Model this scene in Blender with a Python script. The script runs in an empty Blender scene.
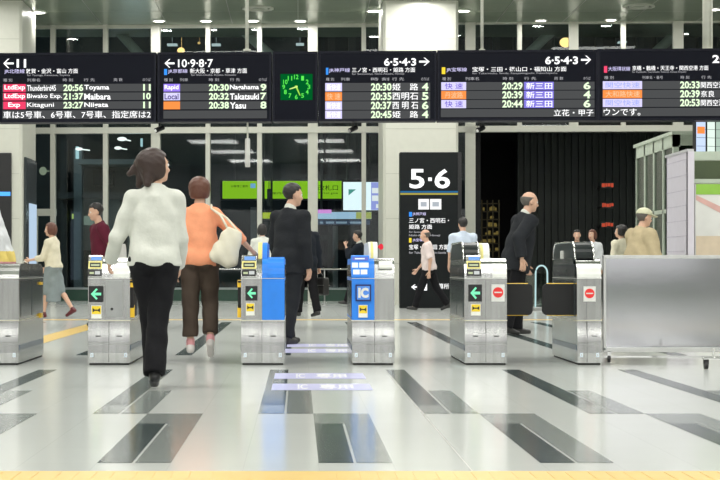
import bpy, bmesh, math, random
import numpy as np
from mathutils import Vector, Matrix
random.seed(7); np.random.seed(7)
SC = bpy.context.scene
COL = SC.collection
F = 1725.0            # focal length in pixels
VX, VY, CH = 298.0, 268.0, 0.805   # vanishing point in the photo, camera height

# ------------------------------------------------------------------ materials
MATS = {}
def mat(name, col, rough=0.5, metal=0.0, var=0.06, scale=8.0, bump=0.0, bscale=60.0, spec=0.5, stretch=None):
    if name in MATS: return MATS[name]
    m = bpy.data.materials.new(name); m.use_nodes = True
    nt = m.node_tree; N = nt.nodes; L = nt.links
    b = N['Principled BSDF']
    b.inputs['Roughness'].default_value = rough
    b.inputs['Metallic'].default_value = metal
    b.inputs['Specular IOR Level'].default_value = spec
    tc = N.new('ShaderNodeTexCoord'); mp = N.new('ShaderNodeMapping')
    if stretch: mp.inputs['Scale'].default_value = stretch
    L.new(tc.outputs['Object'], mp.inputs['Vector'])
    nz = N.new('ShaderNodeTexNoise'); nz.inputs['Scale'].default_value = scale; nz.inputs['Detail'].default_value = 3
    L.new(mp.outputs['Vector'], nz.inputs['Vector'])
    rp = N.new('ShaderNodeValToRGB')
    c0 = [max(0, c * (1 - var)) for c in col[:3]]; c1 = [min(1, c * (1 + var)) for c in col[:3]]
    rp.color_ramp.elements[0].position = 0.3; rp.color_ramp.elements[1].position = 0.7
    rp.color_ramp.elements[0].color = (*c0, 1); rp.color_ramp.elements[1].color = (*c1, 1)
    L.new(nz.outputs['Fac'], rp.inputs['Fac']); L.new(rp.outputs['Color'], b.inputs['Base Color'])
    if bump:
        n2 = N.new('ShaderNodeTexNoise'); n2.inputs['Scale'].default_value = bscale; n2.inputs['Detail'].default_value = 4
        L.new(mp.outputs['Vector'], n2.inputs['Vector'])
        bp = N.new('ShaderNodeBump'); bp.inputs['Strength'].default_value = bump; bp.inputs['Distance'].default_value = 0.01
        L.new(n2.outputs['Fac'], bp.inputs['Height']); L.new(bp.outputs['Normal'], b.inputs['Normal'])
    MATS[name] = m
    return m

def emit(name, col, s=1.0):
    if name in MATS: return MATS[name]
    m = bpy.data.materials.new(name); m.use_nodes = True
    nt = m.node_tree; N = nt.nodes; L = nt.links
    N.remove(N['Principled BSDF'])
    e = N.new('ShaderNodeEmission'); e.inputs['Color'].default_value = (*col, 1); e.inputs['Strength'].default_value = s
    L.new(e.outputs[0], N['Material Output'].inputs['Surface'])
    MATS[name] = m
    return m

def glass(name, tint=(0.8, 0.85, 0.85), refl=0.08, rough=0.02):
    if name in MATS: return MATS[name]
    m = bpy.data.materials.new(name); m.use_nodes = True
    nt = m.node_tree; N = nt.nodes; L = nt.links
    N.remove(N['Principled BSDF'])
    t = N.new('ShaderNodeBsdfTransparent'); t.inputs['Color'].default_value = (*tint, 1)
    g = N.new('ShaderNodeBsdfGlossy'); g.inputs['Roughness'].default_value = rough
    lw = N.new('ShaderNodeLayerWeight'); lw.inputs['Blend'].default_value = 0.25
    mr = N.new('ShaderNodeMapRange'); mr.inputs['To Min'].default_value = refl * 0.22; mr.inputs['To Max'].default_value = 0.7
    L.new(lw.outputs['Fresnel'], mr.inputs['Value'])
    mx = N.new('ShaderNodeMixShader')
    L.new(mr.outputs[0], mx.inputs[0]); L.new(t.outputs[0], mx.inputs[1]); L.new(g.outputs[0], mx.inputs[2])
    L.new(mx.outputs[0], N['Material Output'].inputs['Surface'])
    MATS[name] = m
    return m

# ------------------------------------------------------------------ mesh builder
class MB:
    def __init__(s): s.v = []; s.f = []; s.m = []
    def add(s, vs, fs, mi=0):
        o = len(s.v); s.v += [tuple(v) for v in vs]
        s.f += [tuple(i + o for i in f) for f in fs]; s.m += [mi] * len(fs)
        return s
    def box(s, x0, x1, y0, y1, z0, z1, mi=0):
        vs = [(x, y, z) for z in (z0, z1) for y in (y0, y1) for x in (x0, x1)]
        return s.add(vs, [(0, 2, 3, 1), (4, 5, 7, 6), (0, 1, 5, 4), (2, 6, 7, 3), (0, 4, 6, 2), (1, 3, 7, 5)], mi)
    def prism(s, pts, axis, a, b, mi=0):
        # pts: 2D outline; axis 'x': pts are (y,z); 'y': (x,z); 'z': (x,y)
        n = len(pts)
        def at(p, t): return {'x': (t, p[0], p[1]), 'y': (p[0], t, p[1]), 'z': (p[0], p[1], t)}[axis]
        vs = [at(p, a) for p in pts] + [at(p, b) for p in pts]
        fs = [tuple(range(n)), tuple(range(2 * n - 1, n - 1, -1))]
        fs += [(i, i + n, (i + 1) % n + n, (i + 1) % n) for i in range(n)]
        return s.add(vs, fs, mi)
    def tube(s, path, rad, n=10, mi=0, cap=True):
        path = [Vector(p) for p in path]
        if not isinstance(rad, (list, tuple)): rad = [rad] * len(path)
        vs = []; fs = []
        up = Vector((0, 0, 1))
        for i, p in enumerate(path):
            d = (path[min(i + 1, len(path) - 1)] - path[max(i - 1, 0)]).normalized()
            a = d.cross(up if abs(d.z) < 0.95 else Vector((1, 0, 0))).normalized(); b = d.cross(a)
            for k in range(n):
                t = 2 * math.pi * k / n
                vs.append(p + (a * math.cos(t) + b * math.sin(t)) * rad[i])
        for i in range(len(path) - 1):
            for k in range(n):
                fs.append((i * n + k, i * n + (k + 1) % n, (i + 1) * n + (k + 1) % n, (i + 1) * n + k))
        if cap:
            fs.append(tuple(range(n - 1, -1, -1))); fs.append(tuple((len(path) - 1) * n + k for k in range(n)))
        return s.add(vs, fs, mi)
    def ell(s, c, r, n=16, m=10, mi=0):
        vs = []; fs = []
        for i in range(m + 1):
            t = math.pi * i / m
            for k in range(n):
                p = 2 * math.pi * k / n
                vs.append((c[0] + r[0] * math.sin(t) * math.cos(p), c[1] + r[1] * math.sin(t) * math.sin(p), c[2] + r[2] * math.cos(t)))
        for i in range(m):
            for k in range(n):
                fs.append((i * n + k, (i + 1) * n + k, (i + 1) * n + (k + 1) % n, i * n + (k + 1) % n))
        return s.add(vs, fs, mi)
    def build(s, name, mats, parent=None, loc=(0, 0, 0), rotz=0.0, smooth=False, bevel=0.0, fix=True):
        me = bpy.data.meshes.new(name); me.from_pydata(s.v, [], s.f)
        if not isinstance(mats, (list, tuple)): mats = [mats]
        for m in mats: me.materials.append(m)
        me.polygons.foreach_set('material_index', s.m)
        if fix:
            bm = bmesh.new(); bm.from_mesh(me); bmesh.ops.recalc_face_normals(bm, faces=bm.faces); bm.to_mesh(me); bm.free()
        if smooth: me.polygons.foreach_set('use_smooth', [True] * len(me.polygons))
        me.update()
        o = bpy.data.objects.new(name, me); COL.objects.link(o)
        o.location = loc; o.rotation_euler = (0, 0, rotz)
        if parent: o.parent = parent
        if bevel:
            md = o.modifiers.new('bevel', 'BEVEL'); md.width = bevel; md.segments = 2; md.limit_method = 'ANGLE'
        return o

def empty(name, loc=(0, 0, 0), rotz=0.0):
    o = bpy.data.objects.new(name, None); COL.objects.link(o)
    o.location = loc; o.rotation_euler = (0, 0, rotz); o.empty_display_size = 0.2
    return o
def tag(o, label, cat, group=None):
    o['label'] = label; o['category'] = cat
    if group: o['group'] = group
    return o
def struct(o): o['kind'] = 'structure'; return o

def XW(px, D): return (px - VX) * D / F
def ZW(py, D): return CH - (py - VY) * D / F
def floorD(py): return CH * F / (py - VY)

# ------------------------------------------------------------------ lettering
def letters(txt, bold=0.0):
    cu = bpy.data.curves.new('lettering', 'FONT'); cu.body = txt; cu.size = 1.0; cu.offset = bold; cu.resolution_u = 3
    ob = bpy.data.objects.new('lettering', cu); COL.objects.link(ob)
    dg = bpy.context.evaluated_depsgraph_get(); me = ob.evaluated_get(dg).to_mesh()
    vs = [tuple(v.co) for v in me.vertices]; fs = [tuple(p.vertices) for p in me.polygons]
    ob.evaluated_get(dg).to_mesh_clear()
    bpy.data.objects.remove(ob); bpy.data.curves.remove(cu)
    return vs, fs
def fit_text(txt, x0, x1, z0, z1, y=0.0, bold=0.02, mb=None, mi=0):
    """lettering fitted into the rectangle x0..x1, z0..z1 of the plane y (front towards -y)"""
    if any(ord(c) > 0x2000 for c in txt): bold = min(bold, 0.004)
    vs, fs = letters(txt, bold)
    if mb is None: mb = MB()
    if not vs: return mb
    ax = min(v[0] for v in vs); bx = max(v[0] for v in vs); az = min(v[1] for v in vs); bz = max(v[1] for v in vs)
    sx = (x1 - x0) / max(1e-6, bx - ax); sz = (z1 - z0) / max(1e-6, bz - az)
    mb.add([(x0 + (v[0] - ax) * sx, y, z0 + (v[1] - az) * sz) for v in vs], fs, mi)
    return mb
# ------------------------------------------------------------------ palette
CREAM = mat('cream_paint', (0.61, 0.615, 0.545), 0.4, var=0.02)
CEILM = mat('ceiling_panel', (0.25, 0.298, 0.228), 0.24, var=0.03, scale=2)
STEEL = mat('brushed_steel', (0.50, 0.505, 0.50), 0.20, 1.0, var=0.12, scale=30, stretch=(1, 1, 0.05))
STEELD = mat('dull_steel', (0.42, 0.43, 0.43), 0.35, 1.0, var=0.05)
BLACK = mat('black_plastic', (0.012, 0.012, 0.014), 0.35)
BLACKM = mat('black_matt', (0.006, 0.006, 0.007), 0.7)
HOUS = mat('board_black', (0.005, 0.006, 0.013), 0.45, spec=0.1)
BLUE = mat('blue_panel', (0.02, 0.22, 0.80), 0.35)
WHITE = mat('white_plastic', (0.70, 0.70, 0.68), 0.4)
YELL = mat('yellow_plastic', (0.80, 0.50, 0.02), 0.4)
YELLP = mat('pale_yellow_plastic', (0.80, 0.72, 0.25), 0.4)
REDP = mat('red_print', (0.75, 0.03, 0.03), 0.45)
NAVY = mat('navy_print', (0.01, 0.015, 0.10), 0.4)
TINT = mat('tinted_panel', (0.05, 0.06, 0.065), 0.12)
CHROME = mat('chrome', (0.8, 0.8, 0.8), 0.08, 1.0)
DGREEN = mat('dark_green_panel', (0.02, 0.06, 0.04), 0.25)
GLASS = glass('window_glass')
GLASSC = glass('clear_glass', (0.9, 0.95, 0.93), 0.1)

CEIL_Z = 6.76
# ------------------------------------------------------------------ floor
def floor_mat(name, col, rough, tile=(0.305, 0.6), grout=0.9):
    m = bpy.data.materials.new(name); m.use_nodes = True
    nt = m.node_tree; N = nt.nodes; L = nt.links; b = N['Principled BSDF']
    b.inputs['Roughness'].default_value = rough
    tc = N.new('ShaderNodeTexCoord')
    mp = N.new('ShaderNodeMapping'); mp.inputs['Location'].default_value = (-0.085, -0.52, 0)
    L.new(tc.outputs['Object'], mp.inputs['Vector'])
    br = N.new('ShaderNodeTexBrick'); br.offset = 0.0; br.inputs['Scale'].default_value = 1.0
    br.inputs['Brick Width'].default_value = tile[0]; br.inputs['Row Height'].default_value = tile[1]
    br.inputs['Mortar Size'].default_value = 0.0022; br.inputs['Mortar Smooth'].default_value = 0.3
    br.inputs['Color1'].default_value = (*[c * 0.985 for c in col], 1); br.inputs['Color2'].default_value = (*[min(1, c * 1.01) for c in col], 1)
    br.inputs['Mortar'].default_value = (*[c * grout for c in col], 1)
    L.new(mp.outputs['Vector'], br.inputs['Vector'])
    nz = N.new('ShaderNodeTexNoise'); nz.inputs['Scale'].default_value = 1.3; nz.inputs['Detail'].default_value = 4
    L.new(tc.outputs['Object'], nz.inputs['Vector'])
    mr = N.new('ShaderNodeMapRange'); mr.inputs['To Min'].default_value = 0.96; mr.inputs['To Max'].default_value = 1.02
    L.new(nz.outputs['Fac'], mr.inputs['Value'])
    mx = N.new('ShaderNodeMix'); mx.data_type = 'RGBA'; mx.blend_type = 'MULTIPLY'; mx.inputs[0].default_value = 1.0
    L.new(br.outputs['Color'], mx.inputs[6]); L.new(mr.outputs[0], mx.inputs[7])
    L.new(mx.outputs[2], b.inputs['Base Color'])
    MATS[name] = m
    return m
FL = floor_mat('floor_tile', (0.60, 0.622, 0.60), 0.15)
FLD = floor_mat('floor_dark_tile', (0.055, 0.075, 0.075), 0.15, grout=1.8)
FLG = floor_mat('floor_grey_tile', (0.24, 0.265, 0.255), 0.15, grout=1.3)
FLY = mat('floor_tactile_yellow', (0.60, 0.40, 0.085), 0.4, var=0.03)
FLL = mat('floor_metal_joint', (0.33, 0.33, 0.31), 0.35)

mb = MB(); mb.box(-13, 13, -14, 75, -0.3, 0.0, 0)
E = 0.0012
def patch(x0, x1, d0, d1, mi, z=E):
    mb.add([(x0, d0, z), (x1, d0, z), (x1, d1, z), (x0, d1, z)], [(0, 1, 2, 3)], mi)
W = 0.305; X0 = 0.085
for k in range(-16, 17):
    x = X0 + W * k; h = x + W * 0.5
    if k % 3 == 0:                         # near blocks
        patch(x, x + W, 8.92, 9.53, 2)
        patch(x, h - 0.008, 7.12, 8.92, 1); patch(h + 0.004, x + W, 7.12, 8.92, 2)
        patch(x, h - 0.008, 2.6, 4.4, 1); patch(h + 0.004, x + W, 2.6, 4.4, 2)
    if k % 3 == 2:                         # blocks one step further
        patch(x, h - 0.008, 10.1, 13.65, 1); patch(x, h - 0.008, 9.53, 10.1, 2)
        patch(h + 0.004, x + W, 9.53, 11.32, 2)
        patch(x, h, 15.9, 25.6, 1) if k != -10 else None
patch(-13, 13, 6.30, 6.83, 3); patch(-13, 13, 26.6, 27.0, 3)
patch(-3.02, -2.72, 17.2, 26.6, 3)
patch(X0 + 2 * W - 0.007, X0 + 2 * W, 6.83, 13.0, 4, E * 0.5)
# raised bars of the tactile strips
for i in range(int(26 / 0.30)):
    for q in range(4):
        x = -13 + i * 0.30 + 0.04 + q * 0.07
        mb.box(x, x + 0.03, 6.34, 6.79, E, 0.003, 3)
struct(mb.build('floor', [FL, FLD, FLG, FLY, FLL], fix=False))

# ------------------------------------------------------------------ ceiling and outer walls
mb = MB(); mb.box(-13, 13, -14, 44.5, CEIL_Z, CEIL_Z + 0.3)
for i in range(-8, 9):
    mb.box(i * 1.6 - 0.008, i * 1.6 + 0.008, -14, 42, CEIL_Z - 0.004, CEIL_Z, 1)
for j in range(-4, 24):
    mb.box(-13, 13, -6 + j * 2.0 - 0.006, -6 + j * 2.0 + 0.006, CEIL_Z - 0.003, CEIL_Z, 1)
struct(mb.build('ceiling', [CEILM, mat('ceiling_joint', (0.2, 0.22, 0.18), 0.5)]))
struct(MB().box(-13.3, -13, -14, 42.5, 0, CEIL_Z).build('wall_left', CREAM))
struct(MB().box(-13, XW(24, 40.2), 40.3, 40.6, 0, CEIL_Z).build('wall_front_left', CREAM))
struct(MB().box(13, 13.3, -14, 41.5, 0, CEIL_Z).build('wall_right', CREAM))
struct(MB().box(-13.3, 13.3, -14.3, -14, 0, CEIL_Z).build('wall_back', mat('back_wall_paint', (0.74, 0.73, 0.78), 0.5, var=0.03)))
struct(MB().box(-13, 13, -14, -13.94, 0, 0.55).build('baseboard_back', mat('base_green', (0.05, 0.08, 0.05), 0.4)))
for i, x in enumerate((-11, -6.5, -2.6, 1.9, 6.2, 10.5)): struct(MB().box(x - 0.35, x + 0.35, -14, -13.6, 0, CEIL_Z).build('trim_%d' % (101 + i), mat('unseen_pier_paint', (0.30, 0.31, 0.30), 0.5)))  # unseen piers added to vary what the gate steel reflects

# ------------------------------------------------------------------ glazed facade, turned slightly towards the right
FA = 0.046; FD = 42.2
def FY(px): return FD / (1 + math.tan(FA) * (px - VX) / F)
def fbox(name, x0, x1, y0, y1, back=0.0, thick=0.15, m=CREAM, inset=0.0):
    """a box on the facade plane covering pixel columns x0..x1, rows y0..y1"""
    xc = (x0 + x1) / 2; D = FY(xc) + back; s = D / F
    w = (x1 - x0) * s / math.cos(FA) / 2
    zb, zt = CH - (y1 - VY) * s, CH - (y0 - VY) * s
    return MB().box(-w, w, -thick, 0, max(zb, 0.0), min(zt, CEIL_Z)).build(name, m, None, ((xc - VX) * s, D, 0), -FA)
nt_ = [0]
def trim(*a, **k):
    nt_[0] += 1
    return struct(fbox('trim_%d' % nt_[0], *a, **k))
TOP, BOT = 20, 303
cols = [(33, 2.0), (54, 2.3), (106.5, 2.3), (156.5, 4.5), (208.5, 2.2), (260, 2.3), (313, 4.8), (363.8, 2.2), (470, 5), (519, 2.2), (573, 4.5), (622.5, 2.2), (677, 5), (730, 2.3), (780, 5)]
for x, w in cols:
    if x in (519, 573, 622.5): trim(x - w, x + w, TOP, 130, thick=0.2)     # above the wide opening
    else: trim(x - w, x + w, TOP, BOT, thick=0.2)
trim(33, 479, 127.5, 133.5, thick=0.22); trim(465, 790, 126.0, 132, thick=0.22)
trim(33, 383, 25.0, 28.5, thick=0.12); trim(458, 790, 20.5, 24.0, thick=0.12)
trim(33, 57, 209, 216, thick=0.16); trim(475, 640, 52, 54, thick=0.1)
trim(56, 383, 287.5, 289.5, thick=0.08, m=STEELD)
struct(fbox('baseboard_front', 56, 383, 289.5, 303, thick=0.12, m=DGREEN))
xs = [c[0] for c in cols]; ws = [c[1] for c in cols]; nw = 0
for i in range(len(xs) - 1):
    for (t, b) in ((25, 129), (131, 289)):
        if b > 200 and xs[i] >= 470 and xs[i + 1] <= 677: continue          # the opening has no glass
        nw += 1
        struct(fbox('window_%d' % nw, xs[i] + ws[i], xs[i + 1] - ws[i + 1], t, b, back=-0.08, thick=0.012, m=GLASS))
# door leaf frame at the far left
door = struct(fbox('door_1', 35.5, 38.5, 216, 303, thick=0.1, m=CREAM))
# hand rail in front of the glazing
g = empty('hand_rail', (XW(222, 41.2), 41.2, 0), -FA)
MB().tube([(-2.2, 0, 0.78), (4.0, 0, 0.78)], 0.022).build('rail', CHROME, g, smooth=True)
for x in (-2.15, -0.6, 0.95, 2.45, 3.95):
    MB().tube([(x, 0, 0), (x, 0, 0.78)], 0.018).build('post', STEELD, g, smooth=True)
tag(g, 'slim steel hand rail running along the foot of the glazed wall', 'hand rail')

# ------------------------------------------------------------------ pillars
PD = 38.4
def pillar(name, x0, x1, depth):
    mb = MB()
    a, b = XW(x0, PD), XW(x1, PD)
    r = 0.06
    pts = [(a + r, 0), (b - r, 0), (b, r), (b, depth), (a, depth), (a, r)]
    mb.prism(pts, 'z', 0, CEIL_Z)
    for z in (0.9, 1.9, 2.9, 3.9, 4.9, 5.9):
        mb.box(a + r, b - r, -0.003, 0, z, z + 0.012, 1)
    o = struct(mb.build(name, [CREAM, mat('cream_joint', (0.45, 0.46, 0.4), 0.5)], None, (0, PD, 0)))
    return o
pillar('wall_column_center', 383, 458.5, 2.2)
pillar('wall_column_left', -60, 22, 2.0)
# dark poster cases on the left pillar
g = empty('poster_case', (XW(-8, PD), PD - 0.07, 0))
MB().box(-0.5, 0.44, 0, 0.06, 0.0, ZW(153, PD)).build('case', BLACK, g, bevel=0.01)
MB().box(-0.48, 0.42, -0.006, 0, ZW(196, PD), ZW(192, PD)).build('light_strip', emit('blue_strip', (0.08, 0.35, 1.0), 1.6), g)
tag(g, 'dark poster case with a blue line on the left pillar front', 'poster case')
g = empty('display_case', (XW(22, PD) + 0.006, PD + 1.0, 0))
MB().box(0, 0.05, -0.75, 0.8, 0.0, ZW(158, 39)).build('case', TINT, g, bevel=0.008)
MB().box(0.05, 0.056, -0.35, 0.75, 0.5, ZW(203, 39)).build('lit_panel', emit('case_glow', (0.62, 0.8, 1.0), 0.75), g)
tag(g, 'narrow case with a pale blue lit panel on the pillar flank', 'display case')

# ------------------------------------------------------------------ ceiling lamps
LAMPG = 'round downlights in the ceiling'
E_LAMP = emit('lamp_glow', (1.0, 0.97, 0.88), 14.0)
def cpos(px, py):
    D = (CEIL_Z - CH) * F / (VY - py)
    D = min(D, 41.5)
    if 383 < px < 459: D = min(D, PD - 0.42)
    return XW(px, D), D
def downlight(px, py, r, label, lit=True):
    x, y = cpos(px, py)
    g = empty('ceiling_downlight', (x, y, CEIL_Z))
    mb = MB(); n = 20
    for (r0, r1, z0, z1) in ((r * 1.25, r * 1.25, 0.0, -0.02), (r * 1.25, r, -0.02, -0.025), (r, r, -0.025, -0.01)):
        vs = [(R * math.cos(2 * math.pi * k / n), R * math.sin(2 * math.pi * k / n), z) for R, z in ((r0, z0), (r1, z1)) for k in range(n)]
        mb.add(vs, [(k, (k + 1) % n, (k + 1) % n + n, k + n) for k in range(n)])
    mb.build('trim_ring', WHITE, g)
    MB().prism([(r * math.cos(2 * math.pi * k / n), r * math.sin(2 * math.pi * k / n)) for k in range(n)], 'z', -0.016, -0.010).build('lamp_lens', E_LAMP if lit else mat('dim_lens', (0.6, 0.62, 0.55), 0.3), g)
    tag(g, label, 'ceiling lamp', LAMPG)
    return g
downlight(38, 12, 0.15, 'lit round downlight nearest the left pillar')
downlight(159, 22.5, 0.13, 'lit downlight above the thick mullion left of the green clock')
downlight(206, 22.5, 0.13, 'lit downlight right of the one above the thick mullion')
downlight(253, 22, 0.13, 'lit downlight just right of the thin rod over the green clock')
downlight(300.5, 22, 0.13, 'lit downlight above the thick mullion right of the green clock')
downlight(374, 10.5, 0.15, 'lit downlight at the left side of the wide pillar')
downlight(464, 10.5, 0.13, 'lit downlight at the right side of the wide pillar')
downlight(423, 2.0, 0.15, 'lit downlight washing the front of the wide pillar')
downlight(541, 20, 0.12, 'lit downlight above the fourth board from the left')
downlight(611, 19.5, 0.12, 'lit downlight above the start of the rightmost board')
downlight(714, 9, 0.14, 'lit downlight at the right edge beside the thick post')
for px, lab in ((258, 'large unlit ceiling ring above the green clock'), (639, 'large unlit ceiling ring above the rightmost board')):
    x, y = cpos(px, 8 if px == 258 else 6)
    g = empty('ceiling_ring', (x, y, CEIL_Z)); n = 28
    for nm, R0, R1, m_ in (('outer_ring', 0.36, 0.30, WHITE), ('inner_ring', 0.22, 0.18, WHITE)):
        mb = MB()
        vs = [(R * math.cos(2 * math.pi * k / n), R * math.sin(2 * math.pi * k / n), z) for R, z in ((R0, 0), (R0, -0.03), (R1, -0.03), (R1, 0)) for k in range(n)]
        for q in range(3): mb.add(vs[q * n:(q + 2) * n], [(k, (k + 1) % n, (k + 1) % n + n, k + n) for k in range(n)])
        mb.build(nm, mat('ring_grey', (0.5, 0.52, 0.46), 0.4), g)
    tag(g, lab, 'ceiling fitting', 'unlit ceiling rings')

def area(x, y, z, sx, sy, p, col=(1, 0.98, 0.94), rot=(0, 0, 0)):
    l = bpy.data.lights.new('ceiling_light', 'AREA'); l.shape = 'RECTANGLE'; l.size = sx; l.size_y = sy; l.energy = p; l.color = col
    o = bpy.data.objects.new('ceiling_light', l); COL.objects.link(o); o.location = (x, y, z); o.rotation_euler = rot
    return o
LP = 188
for y in (-10.5, -3, 4, 11, 18, 25, 31, 36.4):
    for x in (-7.5, -2.5, 2.5, 7.5):
        area(x, y, CEIL_Z - 0.05, 2.2, 2.2, LP * (1.45 if y < -5 else 0.5 if y > 35 else 1.0))  # unseen rows: rear one boosted to brighten the back wall, last added for the mullions
for px, py in ((38, 12), (159, 22.5), (206, 22.5), (253, 22), (300.5, 22), (374, 10.5), (464, 10.5), (423, 2), (541, 20), (611, 19.5), (714, 9)):
    x, y = cpos(px, py); area(x, y, CEIL_Z - 0.035, 0.24, 0.24, 20 if y > 40 else 28)

w = bpy.data.worlds.new('night'); SC.world = w; w.use_nodes = True
w.node_tree.nodes['Background'].inputs[0].default_value = (0.004, 0.006, 0.010, 1)
w.node_tree.nodes['Background'].inputs[1].default_value = 1.0

# ------------------------------------------------------------------ camera
cam = bpy.data.cameras.new('camera'); co = bpy.data.objects.new('camera', cam); COL.objects.link(co)
co.location = (0, 0, CH); co.rotation_euler = (math.pi / 2, 0, 0)
cam.sensor_width = 36; cam.lens = F / 720 * 36
cam.shift_x = (360 - VX) / 720; cam.shift_y = (VY - 240) / 720
cam.clip_end = 300
SC.camera = co
SC.view_settings.view_transform = 'Standard'; SC.view_settings.look = 'None'; SC.view_settings.gamma = 1.0
SC.view_settings.use_curve_mapping = False
SC.view_settings.exposure = 0.1
# ------------------------------------------------------------------ ticket gates
GD = 14.33; GS = F / GD; GL = 1.38
E_ARROW = emit('arrow_green', (0.25, 1.0, 0.55), 1.0)
E_SCRB = emit('screen_blue', (0.25, 0.5, 1.0), 0.9)
E_GREY = mat('print_grey', (0.5, 0.52, 0.55), 0.4)
E_CY = emit('display_pale', (0.8, 0.9, 0.55), 0.7)
LAVW = mat('pale_blue_print', (0.75, 0.85, 0.95), 0.4)
FLUTE = mat('fluted_white', (0.78, 0.79, 0.76), 0.35)
STICKY = mat('sticker_yellow', (0.85, 0.62, 0.03), 0.45)
STICKW = mat('sticker_white', (0.80, 0.80, 0.74), 0.45)
DSEAM = mat('seam_dark', (0.06, 0.06, 0.06), 0.5)
GGROUP = 'ticket gates in a row'

def gz(py): return CH - (py - VY) / GS
def arc(n=6, ry=0.12, z0=0.72, z1=0.885, y0=0.004):
    return [(y0 + ry * (1 - math.cos(t)), z0 + (z1 - z0) * math.sin(t)) for t in [math.pi / 2 * i / n for i in range(n + 1)]]
def upper_profile(top=0.885):
    a = arc(z1=top); b = [(GL - y, z) for y, z in reversed(a)]
    return [(0.004, 0.372)] + a + b + [(GL - 0.004, 0.372)]
_lo = [(-0.016 * (0.5 - 0.5 * math.cos(math.pi * i / 10)), 0.365 - 0.19 * i / 10) for i in range(11)]
LOWER = _lo + [(-0.016, 0.165), (-0.018, 0.10), (-0.012, 0.015), (GL + 0.012, 0.015), (GL + 0.018, 0.10), (GL + 0.016, 0.165)] + [(GL - y, z) for y, z in reversed(_lo)]

def gate(x0, x1, label, seam=0.0, lmat=None, rmat=None, top=0.885):
    """x0..x1: photo columns of the front; seam: local x of the joint of the two front halves"""
    cx = ((x0 + x1) / 2 - VX) / GS; h = (x1 - x0) / GS / 2
    g = empty('ticket_gate', (cx, GD, 0)); tag(g, label, 'ticket gate', GGROUP); g['cx'] = cx
    mb = MB(); mb.box(-h + 0.012, h - 0.012, 0.0, GL, 0, 0.016)
    mb.build('plinth', BLACKM, g)
    mb = MB(); mb.prism(LOWER, 'x', -h, h, 0)
    mb.box(seam - 0.0015, seam + 0.0015, -0.0185, 0.0, 0.02, 0.36, 1)
    o = mb.build('lower_body', [STEEL, DSEAM], g, bevel=0.006)
    hs = MB()
    for sx in ((-h + seam) / 2, (h + seam) / 2):
        if abs(h) < 0.12 and sx < 0: continue
        hs.box(sx - 0.022, sx + 0.022, -0.016, 0.0, 0.236, 0.244)
    if hs.v: hs.build('finger_slot', BLACK, g)
    for sx in (-h + 0.035, h - 0.035):
        m_ = MB(); m_.box(sx - 0.012, sx + 0.012, -0.021, -0.014, 0.066, 0.100); m_.box(sx - 0.005, sx + 0.005, -0.0225, -0.021, 0.075, 0.091, 1)
        m_.build('corner_mark', [LAVW, E_GREY], g)
    MB().box(-h - 0.002, h + 0.002, -0.004, GL + 0.004, 0.365, 0.373).build('belt_strip', mat('belt_pale', (0.75, 0.72, 0.6), 0.3, 0.6), g)
    P = upper_profile(top)
    MB().prism(P, 'x', -h, seam - 0.001).build('upper_body', lmat or STEEL, g)
    MB().prism(P, 'x', seam + 0.001, h).build('upper_body', rmat or STEEL, g)
    MB().box(-h - 0.0015, h + 0.0015, 0.0005, GL, 0.716, 0.7205).build('seam_strip', mat('seam_pale', (0.7, 0.7, 0.68), 0.3, 0.5), g)
    # side panels: tinted windows in steel frames, both flanks
    for s in (-1, 1):
        X = s * h
        m_ = MB()
        a, b = sorted((X, X + s * 0.004))
        m_.box(a, b, 0.10, 0.66, 0.395, 0.70, 0); m_.box(a, b, 0.70, 1.28, 0.395, 0.70, 0)
        m_.box(a, b, 0.09, 1.29, 0.73, top - 0.05, 0)
        m_.box(a, b, 0.02, GL - 0.02, 0.12, 0.165, 2)  # dark blue band painted in for a reflection low on the flank
        m_.build('side_panel', [TINT, STEELD, mat('reflection_band', (0.10, 0.13, 0.18), 0.25)], g, bevel=0.002)
        m_ = MB(); m_.ell((X, 0.55, 0.78), (0.006, 0.02, 0.02)); m_.build('sensor_eye', BLACK, g, smooth=True)
    return g, cx, h

def lx(px, cx): return (px - VX) / GS - cx
def plate(g, name, x0, x1, y0, y1, cx, m, y=-0.004, t=0.006):
    return MB().box(lx(x0, cx), lx(x1, cx), y, y + t, gz(y1), gz(y0)).build(name, m, g)

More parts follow.
